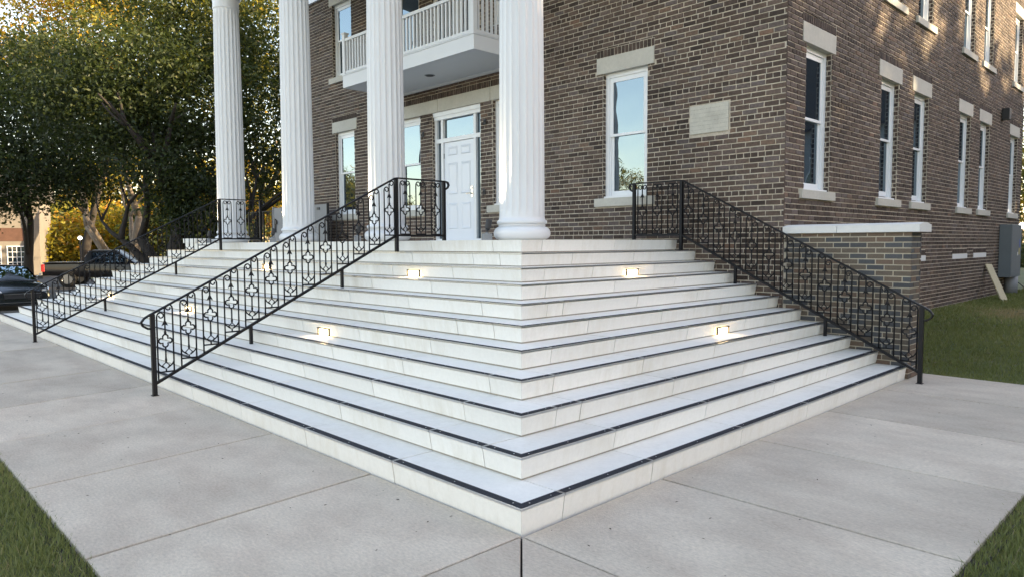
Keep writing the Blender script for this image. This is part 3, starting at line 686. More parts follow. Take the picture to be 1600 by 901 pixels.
# ------------------------------------------------------------------ brick cheek wall
def cheek():
    root = empty('brick_cheek_wall', (XS, YW, 0)); tag(root, 'low multicoloured brick wall with pale stone cap at the right end of the stairs', 'wall')
    O = Vector((XS, YW, 0))
    def part(mb, nm, mt, fix=True): mb.v = [(p[0] - O.x, p[1] - O.y, p[2] - O.z) for p in mb.v]; return mb.build(nm, mt, root, False, fix)
    x1 = .012; th = .34; ztop = 1.742; yf = YW - .012
    mb = MB(); mb.box(XS + .014, x1, yf, yf + th, -.1, ztop); part(mb, 'mortar_core', 'mortar_pale')
    TFc = lambda u, d, z: (u, yf - d, z); TSc = lambda u, d, z: (x1 + d, u, z)
    def tone():
        return float(RNG.choice([RNG.uniform(0, .4), RNG.uniform(.5, .75), RNG.uniform(.8, 1)], p=[.42, .4, .18]))
    ph = 0
    for c in brick_cells(XS + .02, x1 + .009, 0.0, ztop - .004, .0677, .2032, .0115, [], 0, .07):
        # skip bricks buried inside the flight
        stepz = 0
        k = int((-c[1]) / D) + 1 if c[1] < 0 else 0
        if k > 0 and c[3] < k * H - .01: continue
        mb = MB(); brick_add(mb, c, TFc, tone(), depth=.009, jit=.0006, sl=.003); part(mb, 'brick', 'new_brick')
    for c in brick_cells(yf - .009, yf + th + .009, 0.0, ztop - .004, .0677, .2032, .0115, [], 0, .1):
        mb = MB(); brick_add(mb, c, TSc, tone(), depth=.009, jit=.0006, sl=.003); part(mb, 'brick', 'new_brick')
    xs = [XS + .016 - .0, XS + .72, .115]
    for a, b in zip(xs, xs[1:]):
        mb = MB(); yc = yf + th / 2; hw = th / 2 + .055
        prof = [(yc - hw, ztop + .004), (yc + hw, ztop + .004), (yc + hw, ztop + .092), (yc + .05, ztop + .118), (yc - .05, ztop + .118), (yc - hw, ztop + .092)]
        n = 6; a_, b_ = a + .003, b - .003
        mb.poly([(a_, y, z) for y, z in prof] + [(b_, y, z) for y, z in prof], [tuple(range(n - 1, -1, -1)), tuple(range(n, 2 * n))] + [(k, (k + 1) % n, n + (k + 1) % n, n + k) for k in range(n)])
        part(mb, 'cap_stone', 'limestone_pale')
mat('limestone_pale', (.60, .60, .585), .75, noise=.06, nscale=15, bump=.15, bscale=90)
cheek()

# ------------------------------------------------------------------ wrought iron handrails
# local frame: s = +x up the flight, z up, thin in y
SB, ST, SE = -.2, 3.0, 3.84
def zt(s): return .895 + .5135 * (s - SB) if s < ST else .895 + .5135 * (ST - SB)
def zb(s): return .125 + .5075 * (s - SB) if s < ST else .125 + .5075 * (ST - SB)
def make_unit(slope, w=.165, zbv=0., htot=.77):
    """one ornamental panel; origin at its centre on the bottom bar"""
    mb = MB(); hw = w / 2; r = .0092
    lo = lambda s: slope * .5075 * s; hi = lambda s: htot + slope * .5135 * s - .022
    tl = hi(-hw); tr = hi(hw)
    def scroll(sx, zt0):   # upright bending over into a C scroll towards the centre bar
        pts = [(sx * hw, 0, lo(sx * hw)), (sx * hw, 0, zt0 - .06)]
        for t in range(0, 91, 30): pts.append((sx * (hw - .034 + .034 * math.cos(R(t))), 0, zt0 - .055 + .05 * math.sin(R(t))))
        cx = sx * (hw - .040)
        for t in range(100, 400, 40):
            rr = .036 - .022 * (t - 100) / 300; pts.append((cx - sx * rr * math.sin(R(t - 90)) * 1.0, 0, zt0 - .040 + rr * math.cos(R(t - 90)) * 1.0))
        rad = [r] * 2 + [r] * 4 + [r * .85] * (len(pts) - 6)
        mb.tube(pts, rad, 5)
    scroll(-1, tl + .012); scroll(1, tr + .012)
    zc = lo(hw) + .018
    mb.tube([(-hw, 0, zc), (hw, 0, zc)], r, 5)
    zd = zc + .058                                                    # diamond
    mb.tube([(0, 0, zd - .03), (.037, 0, zd + .012), (0, 0, zd + .048), (-.037, 0, zd + .012)], r * .85, 5, closed=True)
    mb.tube([(0, 0, zc), (0, 0, zd - .03)], r, 5)
    for sx in (-1, 1): mb.tube([(sx * hw, 0, zd + .055), (sx * (hw - .018), 0, zd + .022), (sx * .037, 0, zd - .002), (sx * .015, 0, zd - .016)], r * .85, 5)
    zq = zd + .285                                                    # quatrefoil
    mb.tube([(0, 0, zd + .048), (0, 0, zd + .07), (0, 0, zd + .1), (0, 0, zq - .062)], [r, r * 1.5, r, r], 5)
    pts = []
    for t in range(0, 360, 15):
        a_ = R(t); rr = .036 + .034 * abs(math.cos(2 * a_)) ** .8; pts.append((rr * math.cos(a_), 0, rr * math.sin(a_) + zq))
    mb.tube(pts, r, 5, closed=True)
    za = hi(0) - .17                                                  # bar with barbed arrow
    mb.tube([(0, 0, zq + .068), (0, 0, zq + .09), (0, 0, zq + .11), (0, 0, hi(0) - .03), (0, 0, hi(0) + .012)], [r * 1.6, r * 1.6, r, r, r], 5)
    mb.poly([(-.034, -.006, za - .012), (0, -.009, za + .006), (.034, -.006, za - .012), (0, -.006, za + .062), (-.034, .006, za - .012), (0, .009, za + .006), (.034, .006, za - .012), (0, .006, za + .062)],
            [(0, 1, 3), (1, 2, 3), (5, 4, 7), (6, 5, 7), (0, 4, 5, 1), (1, 5, 6, 2), (2, 6, 7, 3), (3, 7, 4, 0)])
    return mb.mesh('baluster_panel', 'iron', True)
ME_SL = make_unit(1); ME_LV = make_unit(0)
def handrail(loc, rz, label, units=13, level=True):
    root = empty('iron_handrail', loc, rz); tag(root, label, 'handrail', 'black iron handrails on the stairs')
    pr = .022
    def sq(name, pts, rr=pr):
        mb = MB(); mb.tube(pts, rr * 1.414, 4); return mb.build(name, 'iron', root)
    pz = lambda s: max(0, math.floor(s / D) + 1) * H if s >= 0 else 0
    mb = MB(); mb.box(SB - pr, SB + pr, -pr, pr, 0, zt(SB) - .005); mb.box(SB - .034, SB + .034, -.034, .034, 0.0005, .006); mb.build('post', 'iron', root)
    mb = MB(); mb.box(ST - pr, ST + pr, -pr, pr, 10 * H, zt(ST) - .005); mb.build('post', 'iron', root)
    if level: mb = MB(); mb.box(SE - pr, SE + pr, -pr, pr, PZ, zt(SE) - .005); mb.build('post', 'iron', root)
    for s, zz in ((.89, 3 * H), (2.13, 7 * H)): mb = MB(); mb.box(s - .017, s + .017, -.017, .017, zz, zb(s) - .008); mb.build('short_post', 'iron', root)
    # top rail with a curled lamb's tongue at both ends
    mb = MB(); sl = .5135
    pts = []; 
    for t in (200, 165, 130, 95, 60): pts.append((SB - .045 + .075 * math.cos(R(t + 60)) * .9, 0, zt(SB) - .10 + .085 * math.sin(R(t + 60)) * -1))
    curl = [(SB + .0, 0, zt(SB) - .165), (SB - .05, 0, zt(SB) - .160), (SB - .10, 0, zt(SB) - .125), (SB - .115, 0, zt(SB) - .085), (SB - .085, 0, zt(SB) - .045), (SB - .03, 0, zt(SB) - .012), (SB + .02, 0, zt(SB) + .012)]
    end = [(SE + .03, 0, zt(SE)), (SE + .075, 0, zt(SE) - .012), (SE + .095, 0, zt(SE) - .05), (SE + .075, 0, zt(SE) - .09), (SE + .0, 0, zt(SE) - .13)]
    path = curl + [(ST - .02, 0, zt(ST - .02) + .004), (ST + .02, 0, zt(ST))] + (end if level else [])
    fine = path
    rail = MB(); k = len(fine); w = .021; hgt = .010
    vs = []
    for i, p in enumerate(fine):
        a = Vector(fine[max(0, i - 1)]); b = Vector(fine[min(k - 1, i + 1)]); t = (b - a).normalized(); nrm = Vector((-t.z, 0, t.x))
        for dy, dn in ((-w, -hgt), (w, -hgt), (w, hgt * .4), (w * .6, hgt), (-w * .6, hgt), (-w, hgt * .4)): vs.append(Vector(p) + nrm * dn + Vector((0, dy, 0)))
    fs = [(5, 4, 3, 2, 1, 0), tuple(range((k - 1) * 6, k * 6))]
    for i in range(k - 1):
        for q in range(6): ww = (q + 1) % 6; fs.append((i * 6 + q, i * 6 + ww, (i + 1) * 6 + ww, (i + 1) * 6 + q))
    rail.poly(vs, fs); rail.build('top_rail', 'iron', root, fix=True)
    sq('bottom_rail', [(SB + .01, 0, zb(SB + .01)), (ST, 0, zb(ST)), (SE if level else ST + .01, 0, zb(SE))], .015)
    u0 = SB + .125; du = (ST - .115 - u0) / (units - 1)
    for i in range(units):
        s = u0 + du * i; link('baluster_panel', ME_SL, root, (s, 0, zb(s)))
    if level:
        for i in range(3): link('baluster_panel', ME_LV, root, (ST + .15 + .27 * i, 0, zb(SE)))
    return root
handrail((-5.45, 0, 0), R(90), 'black iron handrail descending to the walk left of the stair corner, nearest the camera')
handrail((-11.52, 0, 0), R(90), 'farthest black iron handrail on the left, ending on the walk beside the parked sedan')
h3 = handrail((0, 6.30, 0), R(180), 'black iron handrail running down in front of the low brick wall on the right')

# level guard rail on the far ramp landing
def landing():
    mb = MB(); mb.box(-18.2, XL + 10 * DL - .02, 5.7, YW - .02, -.4, PZ - .005)
    o = mb.build('ramp_landing', 'riser_stone', None, fix=True); tag(o, 'white stone ramp landing beyond the far end of the stairs', 'landing')
    root = empty('guard_rail', (-17.5, 6.25, PZ - .005)); tag(root, 'black iron level guard rail on the landing behind the far column', 'railing')
    hr = .88
    for s in (0, .95, 1.5): mb = MB(); mb.box(s - .02, s + .02, -.02, .02, 0, hr); mb.build('post', 'iron', root)
    mb = MB(); mb.box(-.04, 1.54, -.02, .02, hr, hr + .02); mb.build('top_rail', 'iron', root); mb = MB(); mb.box(.02, 1.48, -.014, .014, .08, .11); mb.build('bottom_rail', 'iron', root)
    for s in (.2, .48, .75, 1.22): link('baluster_panel', ME_LV, root, (s, 0, .11))
    mb = MB(); mb.box(XL + 10 * DL - .03, -13.35, 3.17, 3.6, PZ + .002, PZ + .10); o = mb.build('stone_ledge', 'riser_stone', None, fix=True); tag(o, 'low white stone ledge at the far left top corner of the stairs', 'ledge')
landing()

# ------------------------------------------------------------------ step lights
def step_light_proto():
    root = empty('step_light')
    mb = MB(); w, h_, t = .122, .084, .010
    mb.box(-w, w, -.030, -.001, h_ - t, h_); mb.box(-w, -w + t, -.026, -.001, .001, h_ - t); mb.box(w - t, w, -.026, -.001, .001, h_ - t)
    mb.build('hood', 'bronze', root)
    mb = MB(); mb.box(-w + t, w - t, -.006, -.0015, .004, h_ - t - .002); mb.build('lens', 'lamp_glow', root)
    ld = bpy.data.lights.new('step_lamp', 'AREA'); ld.shape = 'RECTANGLE'; ld.size = .20; ld.size_y = .02; ld.energy = .30; ld.color = (1, .72, .40)
    lo = bpy.data.objects.new('lamp', ld); COL.objects.link(lo); lo.parent = root; lo.location = (0, -.034, .066); lo.rotation_euler = (R(10), 0, 0)
    return root
sl0 = step_light_proto()
def put_light(i, loc, rz, label):
    o = sl0 if i == 0 else copy_tree(sl0)
    o.location = loc; o.rotation_euler = (0, 0, rz); tag(o, label, 'step light', 'lit step lights set in the risers')
k5, k9 = 4 * D, 8 * D
put_light(0, (-4.40, k5, 4 * H + .012), 0, 'lit step light low on the front steps, nearest the stair corner')
put_light(1, (-4.44, k9, 8 * H + .012), 0, 'lit step light high on the front steps below the first column bay')
put_light(2, (-k5, 4.43, 4 * H + .012), R(90), 'lit step light low on the right-hand steps near the brick wall')
put_light(3, (-k9, 4.48, 8 * H + .012), R(90), 'lit step light high on the right-hand steps')
put_light(4, (-8.50, k5, 4 * H + .012), 0, 'lit step light low on the front steps, seen through the near handrail')
put_light(5, (-8.53, k9, 8 * H + .012), 0, 'lit step light high on the front steps, seen through the near handrail')
put_light(6, (-12.65, k5, 4 * H + .012), 0, 'lit step light low on the far front steps beside the far handrail')

# column spotlights
def spot_proto():
    root = empty('column_spotlight')
    mb = MB(); mb.box(-.055, .055, -.055, .055, 0.001, .085, ch=.005); mb.lathe([(.03, .085), (.02, .10)], 12); mb.build('junction_box', 'fixture_grey', root)
    mb = MB(); mb.tube([(0, 0, .095), (.004, 0, .125), (.01, 0, .135)], .012, 8); mb.tube([(.0, 0, .13), (.01, 0, .15), (.03, 0, .25), (.032, 0, .262)], [.02, .036, .04, .036], 12); mb.build('lamp_head', 'fixture_black', root)
    ld = bpy.data.lights.new('column_lamp', 'SPOT'); ld.energy = 45; ld.color = (1, .78, .46); ld.spot_size = R(40); ld.spot_blend = .8; ld.shadow_soft_size = .03
    lo = bpy.data.objects.new('lamp', ld); COL.objects.link(lo); lo.parent = root; lo.location = (.034, 0, .27); lo.rotation_euler = (0, R(180 + 20), 0)
    return root
sp0 = spot_proto()
names = ['the column nearest the camera', 'the second column from the camera', 'the third column from the camera', 'the farthest column']
for i, cx in enumerate(CXS):
    o = sp0 if i == 0 else copy_tree(sp0)
    o.location = (cx - .185, CY - .45, PZ); o.rotation_euler = (0, 0, R(67)); tag(o, 'black spotlight on a grey box at the foot of ' + names[i], 'spotlight', 'spotlights at the feet of the columns')

# grey lift gate behind the third column
def lift_gate():
    y = 6.05; root = empty('lift_gate', (-14.3, y, PZ)); tag(root, 'grey metal lift gate with black handle behind the third column', 'gate')
    def bx(nm, m, *a): mb = MB(); mb.box(*a); return mb.build(nm, m, root)
    bx('gate_panel', 'gate_grey', -1.15, -.42, -.02, .02, .04, .93); bx('gate_panel', 'gate_grey', -.40, .30, -.02, .02, .04, .93); bx('gate_panel', 'gate_grey', .32, 1.62, -.02, .02, .04, .93)
    bx('gate_post', 'gate_grey', -1.22, -1.16, -.03, .03, 0, .96); bx('gate_post', 'fixture_black', 1.63, 1.66, -.03, .03, 0, .95)
    mb = MB(); mb.box(-1.08, -1.03, -.05, -.021, .28, .64); mb.box(-1.03, -.96, -.06, -.021, .50, .60); mb.build('handle', 'fixture_black', root)
    mb = MB(); mb.box(1.18, 1.30, -.04, -.021, .80, .86); mb.build('latch', 'fixture_black', root)
lift_gate()

# ------------------------------------------------------------------ things along the side wall
def side_things():
    root = empty('electric_cabinet', (XS + .012, 19.0, .74)); tag(root, 'tall grey electric meter cabinet on the side wall', 'electric box')
    mb = MB(); mb.box(0, .26, -.55, .55, 0, 1.31, ch=.006); mb.build('cabinet', 'box_grey', root)
    mb = MB(); mb.box(.262, .268, -.52, .52, .03, 1.28); mb.build('door', 'box_grey', root)
    for y0, z0, w, h_, m in ((.30, .74, .10, .2, 'sticker_blue'), (.26, .55, .08, .16, 'sticker_yellow'), (.12, .53, .07, .09, 'sticker_white')):
        mb = MB(); mb.box(.2685, .2705, y0, y0 + w, z0, z0 + h_); mb.build('sticker', m, root)
    mb = MB(); mb.tube([(.13, .25, -.5), (.13, .25, -.001)], .15, 14); mb.build('conduit', 'gate_grey', root, True)
    mb = MB(); mb.box(-.005, .11, .50, .62, -.16, -.02); mb.tube([(.1, .56, -.1), (.25, .62, -.2), (.38, .68, -.35), (.48, .7, -.48)], .012, 6); mb.build('cable_box', 'fixture_black', root)
    root = empty('wall_lamp', (XS + .012, 18.34, 4.62)); tag(root, 'small black box lamp high on the side brick wall', 'lamp')
    mb = MB(); mb.box(0, .16, -.11, .11, 0, .27, ch=.01); mb.build('housing', 'fixture_black', root); mb = MB(); mb.box(.02, .14, -.09, .09, -.006, -.0005); mb.build('lens', 'fixture_grey', root)
    mb = MB(); A = Vector((XS + .03, 17.30, 1.12)); Bp = Vector((-.98, 16.42, .30)); d = (Bp - A).normalized(); wv = Vector((.25, .97, .1)).normalized(); nn = d.cross(wv).normalized(); wv = nn.cross(d)
    vs = [p + wv * a + nn * b for p in (A, Bp) for a, b in ((-.10, -.012), (.10, -.012), (.10, .012), (-.10, .012))]; vs[4] += d * .12; vs[7] += d * .12; vs[0] += d * .1; vs[3] += d * .1
    mb.poly(vs, [(3, 2, 1, 0), (4, 5, 6, 7), (0, 1, 5, 4), (1, 2, 6, 5), (2, 3, 7, 6), (3, 0, 4, 7)]); o = mb.build('wood_plank', 'wood', None, fix=True); tag(o, 'pale wooden plank leaning against the side wall by the meter cabinet', 'plank')
    root = empty('bucket', (-1.0, 19.8, gh(-1, 19.8))); tag(root, 'white bucket with a blue top on the grass past the meter cabinet', 'bucket')
    mb = MB(); mb.lathe([(.13, 0), (.16, .34)], 18); mb.build('body', 'pvc_white', root, True); mb = MB(); mb.lathe([(.175, .33), (.178, .36), (.17, .42)], 18); mb.build('lid', 'blue_plastic', root)
    root = empty('utility_pedestal', (-1.25, 21.6, gh(-1.25, 21.6))); tag(root, 'grey utility pedestal with pale lid at the right edge', 'pedestal')
    mb = MB(); mb.box(-.2, .3, -.2, .2, 0, .62); mb.build('body', 'gate_grey', root); mb = MB(); mb.box(-.22, .32, -.22, .22, .621, .68); mb.build('lid', 'pvc_white', root)
    root = empty('street_lamp', (-6.02, 45.9, .2)); tag(root, 'lit white globe lamp beyond the far right corner of the building', 'street lamp', 'globe lamps in the background')
    lamp_parts(root, 2.3, .17)
def lamp_parts(root, h_, r):
    mb = MB(); mb.tube([(0, 0, 0), (0, 0, .3), (0, 0, .35), (0, 0, h_ - r)], [.09, .09, .05, .045], 10); mb.build('pole', 'fixture_black', root)
    mb = MB(); mb.lathe([(r * math.cos(R(t)), h_ + r * math.sin(R(t))) for t in range(-80, 81, 20)], 16); mb.build('globe', 'globe', root, True)
side_things()
root = empty('street_lamp', (-48.7, 9.05, -.5)); tag(root, 'pale globe lamp in front of the yellow hedge behind the pickup', 'street lamp', 'globe lamps in the background'); lamp_parts(root, 2.6, .12)

# ------------------------------------------------------------------ cars
def wheel(root, x, y, r, w=.24, hub='chrome'):
    o = empty('wheel', (x, y, r), 0, root); sx = 1 if x > 0 else -1
    def T(mb): return mb.map(lambda p: Vector((p.z, p.x, p.y)))
    mb = MB(); mb.lathe([(r * .62, -w / 2), (r * .93, -w / 2), (r, -w / 2 + .04), (r, w / 2 - .04), (r * .93, w / 2), (r * .62, w / 2)], 28, cap=False); T(mb).build('tyre', 'tyre', o, True)
    mb = MB(); mb.lathe([(r * .64, sx * w * .40), (r * .60, sx * w * .46), (r * .56, sx * w * .36), (.05, sx * w * .33), (.02, sx * w * .42)], 28, cap=True)
    for k in range(5):
        a = 2 * math.pi * k / 5
        c, s_ = math.cos(a), math.sin(a)
        q = [(.05 * c - .03 * s_, .05 * s_ + .03 * c), (r * .6 * c - .045 * s_, r * .6 * s_ + .045 * c), (r * .6 * c + .045 * s_, r * .6 * s_ - .045 * c), (.05 * c + .03 * s_, .05 * s_ - .03 * c)]
        mb.face([(p[0], p[1], sx * w * .44) for p in (q if sx > 0 else q[::-1])])
    T(mb).build('rim', hub, o)
def loft(stations, half=True):
    """stations: (y, [(x,z)...]) right half from bottom centre outwards to top centre; mirrored"""
    mb = MB(); rings = []
    for y, pr in stations:
        ring = [(x, y, z) for x, z in pr] + [(-x, y, z) for x, z in pr[::-1] if x > 1e-6]
        rings.append(ring)
    n = len(rings[0]); vs = [p for r_ in rings for p in r_]; fs = []
    for i in range(len(rings) - 1):
        for q in range(n): w = (q + 1) % n; fs.append((i * n + q, i * n + w, (i + 1) * n + w, (i + 1) * n + q))
    fs += [tuple(range(n - 1, -1, -1)), tuple(range((len(rings) - 1) * n, len(rings) * n))]
    mb.poly(vs, fs); return mb
def sec(wb, zb_, wm, zm, ws, zs, ztop, cr_=.03): return [(0, zb_), (wb, zb_), (wm, zb_ + .12), (wm + .01, zm), (ws, zs), (ws * .8, ztop), (0, ztop + cr_)]
def sedan(loc, rz):
    root = empty('sedan', loc, rz); tag(root, 'black sedan parked facing the stairs at the left edge', 'car')
    # y = forward
    st = [(-2.38, sec(.62, .38, .72, .60, .70, .78, .84)), (-2.25, sec(.78, .26, .86, .62, .82, .90, .98)), (-1.5, sec(.86, .20, .91, .65, .88, .92, 1.00)), (0, sec(.87, .19, .915, .62, .90, .90, .94)), (.85, sec(.87, .19, .915, .60, .90, .87, .95)),
          (1.6, sec(.86, .20, .91, .58, .86, .80, .87)), (2.2, sec(.80, .20, .86, .52, .80, .68, .74)), (2.42, sec(.66, .22, .74, .45, .68, .58, .62))]
    o = loft(st).build('body', 'car_paint', root, fix=True); smooth_by_angle(o, 35)
    gh_ = [(-1.95, [(0, .93), (.74, .93), (.74, .94), (.70, .96), (.55, .98), (0, .99)]), (-1.05, [(0, .93), (.80, .93), (.78, 1.0), (.64, 1.36), (.52, 1.41), (0, 1.43)]), (-.2, [(0, .92), (.82, .92), (.80, 1.0), (.66, 1.40), (.54, 1.45), (0, 1.47)]),
           (.35, [(0, .92), (.82, .92), (.80, 1.0), (.64, 1.38), (.52, 1.43), (0, 1.45)]), (1.22, [(0, .90), (.78, .90), (.76, .91), (.66, .93), (.54, .94), (0, .95)])]
    o = loft(gh_).build('cabin', 'car_paint', root, fix=True); smooth_by_angle(o, 35)
    def pane(nm, pts, m='glass_dark'): mb = MB(); mb.face(pts); mb.build(nm, m, root)
    pane('windscreen', [(-.70, 1.16, .975), (.70, 1.16, .975), (.58, .44, 1.405), (-.58, .44, 1.405)]); pane('rear_window', [(.62, -1.86, 1.0), (-.62, -1.86, 1.0), (-.54, -1.12, 1.385), (.54, -1.12, 1.385)])
    for s in (-1, 1):
        for y0, y1, y2, y3 in ((.98, .06, .06, .38), (.0, -.85, -.85, .0), (-.9, -1.5, -1.08, -.9)):
            za = 1.0; zt_ = 1.36
            p = [(s * .812, y0, za), (s * .812, y1, za), (s * .683, y2, zt_), (s * .683, y3, zt_)]; pane('side_window', p if s > 0 else p[::-1], 'glass')
        mb = MB(); mb.poly([(s * .52, 2.36, .60), (s * .80, 2.18, .64), (s * .83, 2.0, .74), (s * .74, 2.16, .725), (s * .55, 2.33, .67)], [(0, 1, 2, 3, 4)]); mb.map(lambda p: p + Vector((s * .02, .06, .01))); mb.build('headlight', 'lens_clear', root)
        mb = MB(); mb.box(s * .84 - .03, s * .84 + .03, 2.02, 2.10, .62, .70); mb.build('turn_signal', 'amber', root)
        mb = MB(); mb.box(min(s * .86, s * 1.03), max(s * .86, s * 1.03), .72, .86, .96, 1.08, ch=.02); mb.build('mirror', 'car_paint', root)
        mb = MB(); mb.box(min(s * .925, s * .94), max(s * .925, s * .94), -.35, -.2, .80, .82); mb.build('door_handle', 'chrome', root)
        for y in (1.42, -1.40): wheel(root, s * .80, y, .33)
    mb = MB(); mb.box(-.5, .5, 2.40, 2.47, .42, .56); mb.build('grille', 'fixture_black', root); mb = MB(); mb.box(-.52, .52, 2.43, 2.485, .565, .585); mb.box(-.62, .62, 2.37, 2.46, .285, .30); mb.build('chrome_trim', 'chrome', root)
sedan((-27.55, 1.75, -.497), R(-88 + 2))
def pickup(loc, rz):
    root = empty('pickup_truck', loc, rz); tag(root, 'dark pickup truck parked behind the sedan with its tailgate towards the stairs', 'truck')
    st = [(-2.85, sec(.86, .62, .93, .85, .93, 1.16, 1.22, .0)), (-1.0, sec(.90, .50, .99, .85, .97, 1.18, 1.24, .0)), (.2, sec(.92, .45, 1.0, .85, .98, 1.16, 1.20)), (1.25, sec(.92, .45, 1.0, .85, .97, 1.12, 1.2)), (2.5, sec(.90, .48, .98, .85, .93, 1.06, 1.14)), (2.95, sec(.82, .50, .90, .8, .84, .98, 1.04))]
    o = loft(st).build('body', 'car_paint_charcoal', root, fix=True); smooth_by_angle(o, 35)
    cb = [(-.95, [(0, 1.15), (.86, 1.15), (.85, 1.2), (.78, 1.5), (.72, 1.55), (0, 1.56)]), (-.75, [(0, 1.15), (.90, 1.15), (.88, 1.2), (.74, 1.80), (.62, 1.87), (0, 1.89)]), (.55, [(0, 1.15), (.90, 1.15), (.88, 1.2), (.72, 1.80), (.60, 1.87), (0, 1.89)]), (1.45, [(0, 1.13), (.88, 1.13), (.86, 1.15), (.76, 1.17), (.6, 1.18), (0, 1.19)])]
    o = loft(cb).build('cabin', 'car_paint_charcoal', root, fix=True); smooth_by_angle(o, 35)
    mb = MB(); mb.box(-.95, .95, -2.83, -.97, 1.235, 1.275, ch=.012); mb.build('bed_cover', 'car_paint_charcoal', root)
    mb = MB(); mb.box(-.80, .80, -2.885, -2.852, .82, 1.2, ch=.01); mb.build('tailgate', 'car_paint_charcoal', root); mb = MB(); mb.box(-.95, .95, -3.02, -2.86, .55, .72, ch=.02); mb.build('rear_bumper', 'chrome', root)
    mb = MB(); mb.face([(.80, -.985, 1.25), (-.80, -.985, 1.25), (-.70, -.80, 1.76), (.70, -.80, 1.76)]); mb.map(lambda p: p + Vector((0, -.02, 0))); mb.build('rear_window', 'glass_dark', root)
    for s in (-1, 1):
        for y0, y1, y2, y3 in ((1.25, .45, .45, .62), (.38, -.62, -.62, .38)):
            p = [(s * .905, y0, 1.24), (s * .905, y1, 1.24), (s * .765, y2, 1.76), (s * .765, y3, 1.76)]; mb = MB(); mb.face(p if s > 0 else p[::-1]); mb.build('side_window', 'glass', root)
        mb = MB(); mb.box(min(s * .80, s * .965), max(s * .80, s * .965), -2.90, -2.74, .80, 1.18, ch=.02); mb.build('tail_light', 'tail_red', root)
        mb = MB(); mb.box(min(s * .97, s * 1.16), max(s * .97, s * 1.16), 1.05, 1.15, 1.22, 1.42, ch=.02); mb.build('mirror', 'car_paint_charcoal', root)
        for y in (1.95, -1.70): wheel(root, s * .90, y, .41, .28)
pickup((-39.2, 8.2, -.497), math.atan2(-.50, .87) + R(0))

# ------------------------------------------------------------------ grass
def blades(areas, name, label):
    V = []; Tn = []
    for x0, x1, y0, y1, dens, hgt, wd in areas:
        n = int((x1 - x0) * (y1 - y0) * dens); x = RNG.uniform(x0, x1, n); y = RNG.uniform(y0, y1, n)
        z = np.array([gh(a, b) for a, b in zip(x, y)]); an = RNG.uniform(0, 2 * np.pi, n); hh = hgt * RNG.uniform(.5, 1.2, n); lean = RNG.normal(0, .45, (n, 2)) * hh[:, None]
        dx, dy = np.cos(an) * wd, np.sin(an) * wd
        p = np.stack([np.stack([x - dx, y - dy, z - .005], 1), np.stack([x + dx, y + dy, z - .005], 1), np.stack([x + lean[:, 0], y + lean[:, 1], z + hh], 1)], 1); V.append(p.reshape(-1, 3))
        pat = .5 + .28 * np.sin(x * 1.7 + 1.3 * np.sin(y * .9)) * np.sin(y * 1.3 + .7 * np.sin(x * 1.1)); t = pat * .5 + RNG.uniform(0, .55, n) + (RNG.random(n) < .05) * .4; worn = np.exp(-(((x + .1) / .55) ** 2 + ((y - 13.0) / 1.2) ** 2)); t = t + worn * .6; z = z - worn * .02; Tn.append(np.clip(t, 0, 1))
    o = link(name, np_mesh(name, np.concatenate(V), 3, 'grass_blade', np.concatenate(Tn)))
    tag(o, label, 'grass', kind='stuff')
blades([(-4.6, -.7, -3.1, -1.835, 5500, .055, .0035), (-9, -4.6, -2.6, -1.835, 1500, .055, .005), (-18, 3.5, -7, -1.84, 700, .055, .008), (-4.6, -.7, -1.86, -1.815, 5000, .05, .004), (-4.6, -.7, -1.82, -1.79, 1500, .045, .004)], 'grass', 'short green grass along the left edge of the front walk')
blades([(1.845, 2.6, .6, 3.6, 5500, .055, .0035), (1.825, 1.87, .8, 3.6, 5000, .05, .004), (1.79, 1.83, .8, 3.6, 1500, .045, .004), (1.84, 6.5, -2.5, 7.05, 900, .055, .007)], 'grass', 'short green grass along the right edge of the side walk')
blades([(-1.5, 2.2, 7.05, 11, 2600, .05, .006), (-1.5, 1.0, 11, 22, 900, .055, .011), (1.0, 8, 7.05, 20, 500, .055, .012), (-1.5, 1.9, 7.03, 7.12, 6000, .045, .005)], 'grass', 'green lawn in front of the side wall')
def litter():
    mb = MB(); mb.has_t = True
    for i in range(150):
        if i < 60: x, y = RNG.uniform(-7, 0), RNG.uniform(-1.8, -.03)
        elif i < 100: x, y = RNG.uniform(.05, 1.8), RNG.uniform(-1.5, 6.8)
        elif i < 115:
            k = RNG.integers(1, 9); x, y = RNG.uniform(-7, -k * D), (k - 1) * D + RNG.uniform(.08, .3)
        else: x, y = RNG.uniform(-1, 1.6), RNG.uniform(7.2, 14)
        z = .003 if i < 100 else (k * H + .004 if i < 115 else gh(x, y) + .04); s = (RNG.uniform(.006, .017) if i < 100 else RNG.uniform(.003, .007)) if i < 115 else RNG.uniform(.03, .06); a = RNG.uniform(0, 6.28); c, q = math.cos(a) * s, math.sin(a) * s
        mb.face([(x - c, y - q, z), (x + q * .4, y - c * .4, z + s * .25), (x + c, y + q, z + .002), (x - q * .4, y + c * .4, z + s * .2)], 0, RNG.uniform(.62, .8) if i >= 115 else RNG.uniform(0, .3))
    o = mb.build('leaf_litter', 'litter'); tag(o, 'tiny dark leaf crumbs scattered on the walk and steps', 'litter', kind='stuff')
ramp_mat('litter', [(0, (.02, .017, .013)), (.5, (.06, .045, .03)), (1, (.32, .27, .2))], noise=0, bump=0)
litter()

